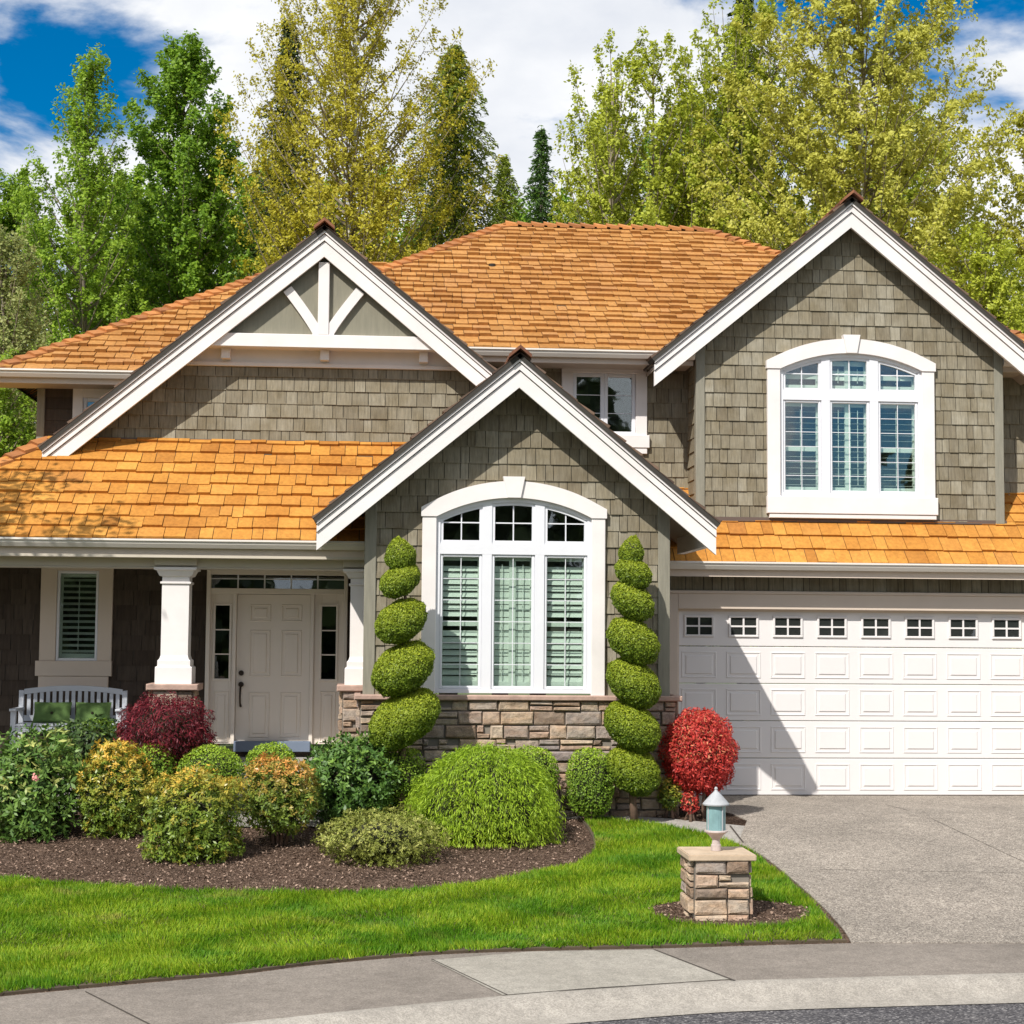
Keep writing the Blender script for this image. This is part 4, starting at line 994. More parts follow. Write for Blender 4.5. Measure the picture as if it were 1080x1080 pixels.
# ------------------------------------------------------------ plants
M['bark'] = mat_plain('grey_bark', (.20,.17,.13), .9, .3, 12, bmp=.6, vec=(1,1,.3))
M['limb'] = mat_plain('limb_bark', (.24,.20,.145), .9, .3, 12)
M['bark_white'] = mat_plain('white_bark', (.52,.50,.44), .85, .35, 7, bmp=.3, vec=(.6,.6,2.5))
M['bark_red'] = mat_plain('brown_stem', (.16,.10,.07), .9, .3, 20, bmp=.5)
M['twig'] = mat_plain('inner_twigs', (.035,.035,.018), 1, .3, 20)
def leaf_tree(name, label, cat, px, py, Y, hwpx, env=(2, .7), mat=None, bark='bark', nb=80, tw=9, per=52, leaf=.065, sig=.075, up=.8, trunk=.13, group='trees behind the house', seed=1, aspect=.62, droop=0., multi=1, twl=.36, zc=3.4, topthin=0.):
    """trunk > limbs > twigs, every twig carrying its own spray of leaves inside an uneven envelope"""
    rg_ = np.random.default_rng(seed); rs = random.Random(seed)
    top = P(px, py, Y); sc = (Y+22)/F; R = hwpx*sc*1.32; H = top[2]; x0 = top[0]; z0 = g(Y); nb = int(nb*2.0); per = int(per*1.6); leaf *= 1.12; env = (env[0]*1.35, env[1]*.9)
    root = empty(name, (x0, Y, z0), label, cat, group); tb = MB(); trunks = []
    for k in range(multi):
        ox = (k-(multi-1)/2)*R*.42 if multi > 1 else 0; Ht = H*(1 if k == multi//2 else rs.uniform(.84, .95))
        pts = [Vector((x0+ox*min(1, .2+s_)+rs.uniform(-.05, .05), Y+rs.uniform(-.08, .08)+.5*ox, z0+(Ht-z0-.1)*s_)) for s_ in lsp(0, 1, 14)]
        trunks.append(pts); tb.tube(pts, [trunk/math.sqrt(multi)*(1-i/14)**.9+.010 for i in range(15)], 8)
    tb.build('trunk', M[bark], root, smooth=True)
    lb = MB(); LP, LN = [], []; ph = rg_.uniform(0, 6.28, 8)
    for i in range(nb):
        tr_ = trunks[i % multi]; t_ = (i+.5)/nb; t_ = min(.995, t_+rg_.normal()*.02); t_ = max(.01, t_); zt = zc+(H-zc)*t_; th = i*2.4+rg_.normal()*.5
        rr = R*(1-t_**env[0])**env[1]*(.86+.16*math.sin(3*th+ph[0]+4*t_)+.14*math.sin(13*t_+ph[2]+2*th))*rg_.uniform(.3, 1)**.35+.1
        tip = np.array([x0+rr*math.cos(th), Y+rr*math.sin(th)*.9, zt])
        if multi > 1: tip[0] += (tr_[10].x-x0)*.8; tip[1] += (tr_[10].y-Y)*.5
        hs = max(1.5, zt-rr*up-.2); k = min(.985, (hs-z0)/(H-z0))*14; i0 = int(k); s0 = np.array(tr_[i0].lerp(tr_[min(14, i0+1)], k-i0)); dv = tip-s0; L = np.linalg.norm(dv)
        C = lambda q: s0+dv*q+np.array([0, 0, -L*.10*4])*(q*(1-q))
        lb.tube([Vector(C(q)) for q in (0, .3, .6, .85, 1)], [.030*min(1, L/1.8)+.006, .02, .013, .008, .004], 5, cap=False)
        du = dv/L
        twn = max(3, int(tw*(.30+.75*rr/R)))
        for j in range(twn+1):
            q0 = 1. if j == twn else .22+.78*(j+rg_.random())/twn
            b0 = C(q0); rv = rg_.normal(size=3); rv -= du*rv.dot(du)*.6; rv /= np.linalg.norm(rv)
            td = du*.75+rv*.85*(j < twn)+np.array([0, 0, .25-droop]); td /= np.linalg.norm(td); tl = twl*rg_.uniform(.6, 1.35)*(.75+.5*(1-t_))*(.8+.45*q0)
            n = int(per*rg_.uniform(.6, 1.3)*(1-topthin*t_)); q = rg_.random(n)[:, None]**.75
            pp_ = b0+td*tl*q+rg_.normal(size=(n, 3))*sig*(1.25-.75*q)-np.array([0, 0, droop*.25])*q*q
            LP.append(pp_); LN.append(np.tile(td*.3+norm(np.array([tip-np.array([x0, Y, zt-.8])]))[0], (n, 1)))
            if j % 2 == 0: lb.tube([Vector(b0), Vector(b0+td*tl*.9)], [.006, .003], 3, cap=False)
    LP = np.concatenate(LP); LN = np.concatenate(LN); lb.build('limbs', M['limb'], root)
    npmesh('crown', leafverts(LP, LN+np.array([0, -.25, .45]), leaf, aspect, .55, sv=.45), 4, mat, root, rnd=np.clip(rg_.random(len(LP))*.8+.2*rg_.random(), 0, 1), tone=np.zeros(len(LP)))
    return root
def conifer(name, label, px, py, Y, hwpx, zc=4.5, mat=None, nb=260, per=60, leaf=.16, seed=2, droop=.35, power=.85, group='trees behind the house', aspect=.32):
    rg_ = np.random.default_rng(seed); top = P(px, py, Y); sc = (Y+22)/F; R = hwpx*sc; H = top[2]; x0 = top[0]
    root = empty(name, (x0, Y, 0), label, 'tree', group)
    tb = MB(); tb.tube([(x0, Y, 0), (x0+.03, Y, H*.5), (x0, Y, H)], [.22, .12, .015], 8); tb.build('trunk', M['bark'], root, smooth=True)
    LP, LN, LD = [], [], []; lb = MB()
    for i in range(nb):
        t_ = 1-(rg_.random())**.75; t_ = i/nb; zz = zc+(H-zc)*t_; th = i*2.399+rg_.normal()*.3
        L = (R*1.25*(1-t_)**power+.12)*rg_.uniform(.45, 1.15); d = np.array([math.cos(th), math.sin(th), 0])
        n = int(per*(.3+L/R)); q = rg_.uniform(.08, 1, n)[:, None]
        wdt = .20*L*(1-q)+.06
        side = np.array([-d[1], d[0], 0])
        lat = rg_.normal(size=(n, 1))*wdt
        p = np.array([x0, Y, zz])+d*L*q+side*lat+np.array([0, 0, 1])*(.25*L*q-droop*L*q*q*1.6-np.abs(lat)*.35+rg_.normal(size=(n, 1))*.05)
        LP.append(p); LN.append(np.tile([0, 0, 1.], (n, 1))+rg_.normal(size=(n, 3))*.3); LD.append(np.tile(d+np.array([0, 0, -.45]), (n, 1))+side*np.sign(lat)*.5)
        lb.tube([(x0, Y, zz), tuple(np.array([x0, Y, zz])+d*L*.5+np.array([0, 0, .25*L*.5-droop*L*.4])), tuple(np.array([x0, Y, zz])+d*L*.95+np.array([0, 0, .24*L-droop*L*1.45]))], [.02, .012, .005], 4, cap=False)
    lb.build('limbs', M['bark'], root)
    LP = np.concatenate(LP); LN = np.concatenate(LN); LD = np.concatenate(LD)
    npmesh('crown', leafverts(LP, LN, leaf, aspect, .8, tdir=LD, tj=.35), 4, mat, root, rnd=rg_.random(len(LP)), tone=np.zeros(len(LP)))
ML = {}
ML['green'] = mat_leaf('alder_leaf', (.15,.27,.022), (.44,.60,.06), trans=.45)
ML['deep'] = mat_leaf('deep_green_leaf', (.10,.22,.018), (.33,.50,.042), trans=.45)
ML['bronze'] = mat_leaf('bronze_leaf', (.34,.29,.02), (.66,.62,.06), trans=.42)
ML['olive'] = mat_leaf('yellow_green_leaf', (.27,.32,.022), (.64,.69,.09), trans=.45)
ML['birch'] = mat_leaf('golden_birch_leaf', (.33,.33,.03), (.74,.72,.15), trans=.42)
ML['pale'] = mat_leaf('pale_leaf', (.18,.24,.06), (.46,.48,.18), trans=.4)
ML['fir'] = mat_leaf('fir_needle', (.03,.05,.015), (.09,.12,.03), trans=.15)
ML['cedar'] = mat_leaf('cedar_spray', (.11,.16,.016), (.34,.41,.045), trans=.3)
# far left to right
leaf_tree('alder_tree', 'tall narrow light green tree at far left, its thin tip against the white cloud', 'tree', 94, 64, 14, 98, (1.0, 1.0), ML['green'], nb=95, seed=11, up=1.1, sig=.07, topthin=.3)
leaf_tree('alder_tree', 'full rounded mid green tree between the narrow left tree and the bronze birch', 'tree', 196, 50, 16, 100, (1.5, .8), ML['deep'], nb=120, tw=10, per=60, leaf=.075, seed=12, up=.8)
leaf_tree('birch_tree', 'tall bronze leaved birch with a pale trunk rising above the truss gable', 'tree', 376, -120, 13, 135, (2.2, .75), ML['bronze'], 'bark_white', nb=130, tw=12, per=62, leaf=.055, sig=.08, seed=13, up=1.15, trunk=.13, topthin=.35, twl=.42)
conifer('fir_tree', 'dark fir hidden behind the bronze birch, its ragged boughs showing left of it', 306, 22, 20, 95, mat=ML['fir'], seed=21, nb=340, per=110)
conifer('cedar_tree', 'broad yellowish green cedar right of the bronze birch, above the main roof', 480, 48, 17, 120, mat=ML['cedar'], seed=22, nb=460, per=150, leaf=.12, droop=.5, power=.65)
conifer('hemlock_tree', 'small pointed green conifer in the gap of sky above the main ridge', 571, 136, 24, 62, mat=mat_leaf('hemlock_spray', (.05,.11,.025), (.13,.23,.045), trans=.25), seed=23, nb=260, per=110, droop=.3, leaf=.13)
conifer('hemlock_tree', 'green conifer top leaning between the cedar and the small pointed conifer', 532, 165, 22, 85, mat=ML['cedar'], seed=33, nb=260, per=110, droop=.45, leaf=.13)
leaf_tree('cottonwood_tree', 'bushy yellow green tree with several stems at the right end of the main ridge', 'tree', 690, 48, 15, 88, (3, .65), ML['olive'], nb=120, tw=9, per=46, seed=15, up=1.3, multi=3, trunk=.16, leaf=.075)
leaf_tree('cottonwood_tree', 'small yellow green tree with an airy top beside the gap of sky', 'tree', 640, 112, 17, 52, (2.2, .8), ML['olive'], nb=75, tw=8, per=40, seed=35, up=1.2, trunk=.10, leaf=.075)
conifer('fir_tree', 'dark fir whose pointed tip shows left of the tall birch top', 784, -25, 22, 90, mat=ML['fir'], seed=24, nb=340, per=120)
leaf_tree('birch_tree', 'huge golden green birch with a pale trunk behind the right gable', 'tree', 908, -110, 13, 150, (3, .7), ML['birch'], 'bark_white', nb=150, tw=11, per=48, leaf=.075, sig=.08, seed=16, up=.8, trunk=.17, droop=.25, twl=.45)
leaf_tree('cottonwood_tree', 'yellow green tree filling the space between the main ridge and the tall birch', 'tree', 790, 5, 16, 92, (2.6, .7), ML['olive'], 'bark_white', nb=120, tw=9, per=50, leaf=.075, seed=17, up=1.2, multi=2)
leaf_tree('birch_tree', 'golden leaved tree cut by the right edge of the picture', 'tree', 1112, 100, 12, 72, (2.2, .7), ML['birch'], nb=75, tw=9, per=44, leaf=.075, seed=18, up=.6, droop=.2, twl=.42)
leaf_tree('maple_tree', 'lower yellow green tree behind the right slope of the right gable', 'tree', 1035, 250, 10, 75, (2.5, .6), ML['olive'], nb=70, tw=9, per=50, seed=19, zc=1.5)
leaf_tree('maple_tree', 'low pale leaved tree at the left edge beside the upper roof corner', 'tree', 8, 255, 7, 55, (1.8, .7), ML['pale'], nb=75, tw=8, per=42, leaf=.055, seed=20, up=1.3, zc=1.5)
leaf_tree('maple_tree', 'low yellow green tree below the left end of the upper gutter', 'tree', -8, 385, 3.5, 60, (2.2, .6), ML['green'], nb=60, tw=8, per=45, leaf=.05, seed=25, zc=.8, sig=.06, twl=.25)
leaf_tree('alder_tree', 'dense green tree between the two left trees, low behind the upper left roof', 'tree', 135, 190, 20, 95, (2.5, .6), ML['green'], nb=90, tw=9, per=60, leaf=.09, sig=.11, seed=26)
leaf_tree('alder_tree', 'dense green tree low behind the bronze birch', 'tree', 285, 175, 23, 110, (2.5, .6), ML['deep'], nb=90, tw=9, per=60, leaf=.10, sig=.12, seed=27)
leaf_tree('alder_tree', 'dense green tree behind the bronze birch, filling below the firs', 'tree', 400, 190, 24, 110, (2.5, .6), ML['green'], nb=90, tw=9, per=60, leaf=.10, sig=.12, seed=37)
leaf_tree('alder_tree', 'dark green tree far back behind the main ridge', 'tree', 575, 212, 28, 110, (2.5, .6), ML['deep'], nb=80, tw=9, per=60, leaf=.11, sig=.14, seed=28)
leaf_tree('alder_tree', 'dense tree far back behind the right gable', 'tree', 940, 120, 24, 130, (2.5, .6), ML['olive'], nb=110, tw=9, per=60, leaf=.10, sig=.13, seed=29)
leaf_tree('alder_tree', 'dense tree far back behind the main ridge and the yellow green trees', 'tree', 740, 120, 25, 130, (2.5, .6), ML['deep'], nb=110, tw=9, per=60, leaf=.10, sig=.13, seed=39)
leaf_tree('alder_tree', 'green tree at far left edge behind the narrow tall tree', 'tree', 18, 190, 18, 62, (1.6, .8), ML['green'], nb=75, tw=9, per=50, leaf=.08, seed=30)
# tree outside the frame whose shade falls on the left end of the porch roof
st_ = empty('shade_tree', (-7.6, -5.0, g(-5)), 'small green tree standing in the left lawn outside the picture', 'tree')
tb = MB(); tb.tube([(-7.6, -5, g(-5)), (-7.3, -5, 3), (-6.9, -4.8, 7)], [.16, .11, .03], 8); tb.build('trunk', M['bark'], st_, smooth=True)
n = 3200; cc = RNG.normal(size=(26, 3))*np.array([.6, .7, .7])+np.array([-6.85, -4.7, 6.85]); pp_ = cc[RNG.integers(0, 26, n)]+RNG.normal(size=(n, 3))*.2
npmesh('crown', leafverts(pp_, norm(pp_-np.array([-6.85, -4.6, 6.4])), .11, .6, .5), 4, ML['green'], st_, rnd=RNG.random(n), tone=np.zeros(n))
# woods across the street (they are what the windows mirror)
n = 26000; wx = RNG.uniform(-75, 85, n); wh = 10+4*np.sin(wx*.23)+3*np.sin(wx*.71+1); wz = RNG.random(n)**.8*wh; wy = -58+RNG.normal(size=n)*2.5
tag(npmesh('woods', leafverts(np.stack([wx, wy, wz-.8], 1), np.tile([0, .6, .6], (n, 1)), 1.3, .8, .6), 4, ML['fir'], rnd=RNG.random(n), tone=np.zeros(n)), 'dark belt of woods across the street, mirrored in the windows', 'woods', kind='stuff')

# ---- shrubs
def shrub(name, label, cat, px, ptop, pbot, hw, Y, mat, leaf=.045, aspect=.5, n=7000, expo=2.2, lump=.08, shell=.35, tone=None, zb=None, tdir=None, bias=.9, group=None, stems=0, depth=.95, core=True, flat=0., seed=0, tj=.6, lumpf=5, whorl=0):
    rg_ = np.random.default_rng(seed+int(px)); sc = (Y+22)/F; R = hw*sc*(.9 if whorl else 1); shell = shell+.12*(whorl > 0); zt = Z_(px, ptop+(3 if whorl else 0), Y); x0 = X_(px, (ptop+pbot)/2, Y)
    z1 = Z_(px, pbot, Y) if zb is None else zb; gzb = g(Y)
    H2 = (zt-z1)/2; zc = (zt+z1)/2; root = empty(name, (x0, Y, gzb), label, cat, group)
    d = norm(rg_.normal(size=(n, 3)))
    # superellipsoid radius
    e = expo; rr = (np.abs(d[:, 0])**e+np.abs(d[:, 1])**e+np.abs(d[:, 2])**e)**(-1/e)
    ph = rg_.uniform(0, 6.28, 9)
    lm = 1+lump*(np.sin(lumpf*d[:, 0]+ph[0])*np.sin(lumpf*d[:, 1]+ph[1])+np.sin(lumpf*1.3*d[:, 2]+ph[2])*np.cos(lumpf*.9*d[:, 0]+ph[3]))+lump*.5*np.sin(lumpf*2.7*d[:, 0]+ph[4])*np.sin(lumpf*2.5*d[:, 2]+ph[5])
    q = 1-shell*rg_.random(n)**1.7; S = np.array([R, R*depth, H2])
    p = d*(rr*lm*q)[:, None]*S*.97+rg_.normal(size=(n, 3))*leaf*.25
    nr = norm(d/S)
    if flat: p[:, 2] = np.maximum(p[:, 2], -H2*flat)
    tn = np.zeros(n) if tone is None else np.clip(tone(p/S, q, rg_), 0, 1)
    td = None
    if tdir is not None: td = tdir(d, rg_)
    p += np.array([x0, Y, zc])
    rn = rg_.random(n)
    if whorl:
        k = whorl; nc = n//k; n = nc*k; c_ = p[:nc]; cn = norm(nr[:nc]+rg_.normal(size=(nc, 3))*.35+np.array([0, 0, .35]))
        an = np.tile(np.arange(k)*6.283/k, nc)+np.repeat(rg_.random(nc)*6.28, k)+rg_.normal(size=n)*.25
        cn = np.repeat(cn, k, 0); a1 = norm(np.cross(cn, np.array([.3, .2, .9]))); a2 = np.cross(cn, a1)
        rad = a1*np.cos(an)[:, None]+a2*np.sin(an)[:, None]; lift = rg_.uniform(-.35, .9, n)[:, None]
        td = norm(rad+cn*lift); p = np.repeat(c_, k, 0)+td*leaf*.5+rg_.normal(size=(n, 3))*leaf*.12
        nr = norm(cn-rad*lift); tn = np.repeat(tn[:nc], k)*rg_.uniform(.7, 1.1, n); tn = np.clip(tn, 0, 1); rn = np.clip(np.repeat(rg_.random(nc), k)*.6+rg_.random(n)*.4, 0, 1); bias = 2.2; tj = .12
    npmesh('foliage', leafverts(p, nr+(0 if whorl else np.array([0, 0, .25])), leaf, aspect, bias, tdir=td, tj=tj), 4, mat, root, rnd=rn, tone=tn)
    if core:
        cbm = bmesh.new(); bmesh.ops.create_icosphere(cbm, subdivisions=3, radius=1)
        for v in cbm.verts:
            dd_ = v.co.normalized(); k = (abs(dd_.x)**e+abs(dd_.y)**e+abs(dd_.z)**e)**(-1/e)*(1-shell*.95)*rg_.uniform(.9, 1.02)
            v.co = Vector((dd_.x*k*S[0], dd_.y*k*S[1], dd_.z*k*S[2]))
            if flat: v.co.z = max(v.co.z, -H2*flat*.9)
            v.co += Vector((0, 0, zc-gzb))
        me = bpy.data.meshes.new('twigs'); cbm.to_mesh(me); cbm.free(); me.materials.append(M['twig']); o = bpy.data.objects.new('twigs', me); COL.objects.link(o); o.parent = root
    sb_ = MB(); ns = max(stems, 3)
    for k in range(ns):
        a = 6.28*k/ns+rg_.random(); b0 = .05+.05*rg_.random()
        sb_.tube([(x0+b0*math.cos(a), Y+b0*math.sin(a), gzb-.03), (x0+R*.22*math.cos(a), Y+R*.22*math.sin(a), (gzb+z1)/2+.05), (x0+R*.5*math.cos(a), Y+R*.5*math.sin(a), zc)], [.022, .017, .01], 6)
    sb_.build('stems', M['bark_red'], root, smooth=True)
    return root
topt = lambda a, b_: (lambda u, q, r: np.where(r.random(len(u)) < .75, (u[:, 2]-a)*b_*r.uniform(.2, 1.5, len(u)), r.uniform(0, .45, len(u)))*(q > .78))
M['pieris'] = mat_leaf('pieris_leaf', (.075,.14,.02), (.28,.38,.045), (.80,.50,.075), trans=.25, rough=.38, spec=.4)
M['pieris_or'] = mat_leaf('pieris_orange_leaf', (0.074,0.135,0.024), (0.284,0.378,0.054), (0.800,0.365,0.095), trans=.25, rough=.38, spec=.4)
M['rhodo'] = mat_leaf('rhododendron_leaf', (.05,.12,.022), (.19,.31,.055), (.52,.52,.16), trans=.15, rough=.45, spec=.35)
M['laurel'] = mat_leaf('laurel_leaf', (.035,.09,.016), (.12,.23,.04), (.22,.36,.06), trans=.12, rough=.45, spec=.35)
M['box'] = mat_leaf('boxwood_leaf', (0.091,0.182,0.016), (0.286,0.442,0.046), (0.442,0.598,0.052), trans=.3)
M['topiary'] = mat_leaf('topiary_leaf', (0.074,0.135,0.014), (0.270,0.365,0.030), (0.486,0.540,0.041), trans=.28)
M['weep'] = mat_leaf('weeping_needle', (0.117,0.221,0.013), (0.351,0.533,0.033), (0.546,0.676,0.052), trans=.32)
M['dwarf'] = mat_leaf('dwarf_shrub_leaf', (0.121,0.135,0.027), (0.324,0.365,0.068), (0.567,0.567,0.162), trans=.25)
M['maple'] = mat_leaf('maple_leaf_crimson', (0.054,0.007,0.012), (0.204,0.022,0.036), (0.312,0.036,0.048), trans=.3)
M['nandina'] = mat_leaf('nandina_leaf_red', (.36,.025,.025), (.78,.095,.07), (.70,.34,.16), trans=.3)
M['darkshrub'] = mat_leaf('evergreen_leaf', (.02,.05,.012), (.07,.12,.03), (.15,.22,.05), trans=.15)
allt = lambda f, lo=-.2: (lambda u, q, r: (r.random(len(u)) < f)*(u[:, 2] > lo)*r.uniform(.3, 1, len(u)))
grp = 'shrubs in the curved front bed'
shrub('rhododendron', 'big leafy rhododendron with a pink flower at the left edge of the bed', 'shrub', 30, 766, 896, 60, -3.3, M['rhodo'], .085, .36, 7000, 2.6, .12, .45, allt(.2), group=grp, seed=1, flat=.85, whorl=6)
shrub('evergreen_shrub', 'dark leafy evergreen behind the rhododendron and below the bench', 'shrub', 92, 756, 830, 42, -2.35, M['darkshrub'], .07, .4, 3000, 2.3, .12, .4, allt(.25), group=grp, seed=2)
shrub('evergreen_shrub', 'small dark green bush in front of the right end of the bench', 'shrub', 104, 757, 800, 24, -2.15, M['box'], .03, .5, 3500, 2.2, .08, .35, group=grp, seed=3)
down = lambda k: (lambda d, r: np.stack([d[:, 0]*.8, d[:, 1]*.8, -k-0*d[:, 2]], 1)+r.normal(size=(len(d), 3))*.2)
shrub('laceleaf_maple', 'dark crimson mounded laceleaf maple in front of the stone pedestal', 'shrub', 174, 733, 818, 50, -2.55, M['maple'], .05, .22, 15000, 2.2, .10, .3, allt(.3), group=grp, tdir=down(.7), seed=4, lumpf=8)
shrub('pieris_shrub', 'yellow tipped pieris beside the rhododendron, left of the other two pieris', 'shrub', 121, 778, 892, 40, -3.3, M['pieris'], .046, .38, 11000, 2.9, .13, .35, topt(-.15, 1.3), group=grp, seed=5, stems=5, whorl=6)
shrub('boxwood_shrub', 'green bush half hidden behind the left pieris, under the crimson maple', 'shrub', 160, 782, 835, 27, -2.85, M['box'], .028, .55, 5000, 2.3, .05, .3, topt(.1, .9), group=grp, seed=6)
shrub('pieris_shrub', 'large square pieris standing foremost in the bed with pale orange tips', 'shrub', 203, 811, 917, 54, -4.4, M['pieris'], .046, .38, 17000, 3.1, .12, .33, topt(.25, 1.1), group=grp, seed=7, stems=5, whorl=6)
shrub('pieris_shrub', 'orange topped pieris on bare stems right of the foremost pieris', 'shrub', 295, 796, 878, 45, -3.8, M['pieris_or'], .044, .38, 13000, 2.8, .09, .35, topt(.05, 1.3), group=grp, seed=8, stems=9, whorl=6)
shrub('boxwood_ball', 'clipped boxwood ball just behind and above the foremost pieris', 'shrub', 222, 785, 848, 36, -2.9, M['box'], .026, .55, 9000, 2.15, .02, .25, topt(.0, .9), group=grp, seed=9)
shrub('boxwood_ball', 'small boxwood ball peeping over the orange topped pieris before the front door', 'shrub', 286, 782, 835, 28, -2.75, M['box'], .026, .55, 6000, 2.15, .02, .25, topt(.0, .9), group=grp, seed=10)
shrub('laurel_shrub', 'dark glossy laurel between the orange topped pieris and the weeping bush', 'shrub', 372, 772, 872, 58, -2.95, M['laurel'], .065, .40, 10000, 2.4, .10, .35, allt(.25, .0), group=grp, seed=11, bias=1.1, whorl=6)
shrub('dwarf_shrub', 'low spreading olive yellow shrub at the front of the bed', 'shrub', 401, 850, 918, 72, -4.45, M['dwarf'], .032, .40, 18000, 2.5, .12, .35, allt(.4), group=grp, seed=12, whorl=6)
shrub('boxwood_shrub', 'clipped bush against the left part of the bay stone, left of the weeping bush top', 'shrub', 418, 786, 850, 32, -2.85, M['box'], .026, .55, 7000, 2.5, .03, .25, topt(.0, .9), group=grp, seed=13)
shrub('boxwood_shrub', 'clipped bush half behind the right side of the weeping bush', 'shrub', 560, 786, 850, 29, -2.7, M['box'], .026, .55, 7000, 2.6, .03, .25, topt(.0, .9), group=grp, seed=14)
shrub('boxwood_shrub', 'small upright clipped boxwood left of the right spiral topiary', 'shrub', 622, 788, 862, 25, -2.62, M['box'], .024, .55, 8000, 3.0, .03, .25, topt(.0, .9), seed=15, group=grp)
# strands of the weeping bush
def weeping(px, ptop, pbot, hw, Y, n=2600, per=12):
    rg_ = np.random.default_rng(77); sc = (Y+22)/F; R = hw*sc; zt = Z_(px, ptop, Y); z1 = Z_(px, pbot, Y); x0 = X_(px, (ptop+pbot)/2, Y); H = zt-z1; gzb = g(Y)
    root = empty('weeping_cypress', (x0, Y, gzb), 'bright yellow green weeping thread leaf bush in the middle of the bed', 'shrub', grp)
    th = rg_.uniform(0, 6.283, n); ph = np.arccos(1-rg_.random(n)*1.42); lm = 1+.10*np.sin(3*th+1)*np.sin(3*ph)+.09*np.sin(7*th)*np.sin(6*ph)+.06*rg_.normal(size=n)
    st0 = np.stack([np.sin(ph)*np.cos(th)*R*lm, np.sin(ph)*np.sin(th)*R*.9*lm, (np.cos(ph)*.85+.15)*H*.98*np.ones(n)], 1); st0[:, 2] = .33*H+np.cos(ph)*H*.65
    out = np.stack([np.cos(th), np.sin(th), np.zeros(n)], 1); L = rg_.uniform(.16, .34, n)
    P_, D_2, T_ = [], [], []
    for k in range(per):
        s = (k+.5)/per; pos = st0*(.97)+out*(L*(s-.35*s*s)*.75)[:, None]*np.sin(ph)[:, None]+np.stack([np.zeros(n), np.zeros(n), L*(.12*np.sin(3*s)-.75*s*s)], 1)
        dr_ = out*(.9-.6*s)+np.array([0, 0, -1.4*s]); sidej = rg_.normal(size=(n, 3))*.024
        P_.append(pos+sidej); D_2.append(dr_+rg_.normal(size=(n, 3))*.35); T_.append(np.clip(.1+s*.6*rg_.random(n), 0, 1))
    p = np.concatenate(P_); d = np.concatenate(D_2); tn = np.concatenate(T_); p[:, 2] = np.maximum(p[:, 2], .02)
    p += np.array([x0, Y, z1]); nn = norm(p-np.array([x0, Y, z1]))
    npmesh('foliage', leafverts(p, nn, .055, .17, .7, tdir=d, tj=.15), 4, M['weep'], root, rnd=rg_.random(len(p)), tone=tn)
    b2 = bmesh.new(); bmesh.ops.create_icosphere(b2, subdivisions=3, radius=1)
    for v in b2.verts: v.co = Vector((v.co.x*R*.86, v.co.y*R*.78, (.33+max(v.co.z, -.5)*.55)*H+z1-gzb))
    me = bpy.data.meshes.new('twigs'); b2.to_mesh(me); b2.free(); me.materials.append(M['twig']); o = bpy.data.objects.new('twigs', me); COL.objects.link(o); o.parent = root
    s = MB(); s.tube([(x0, Y, gzb-.05), (x0+.03, Y, gzb+.3)], [.05, .04], 8); s.build('stem', M['bark_red'], root)
weeping(512, 783, 886, 68, -3.45)
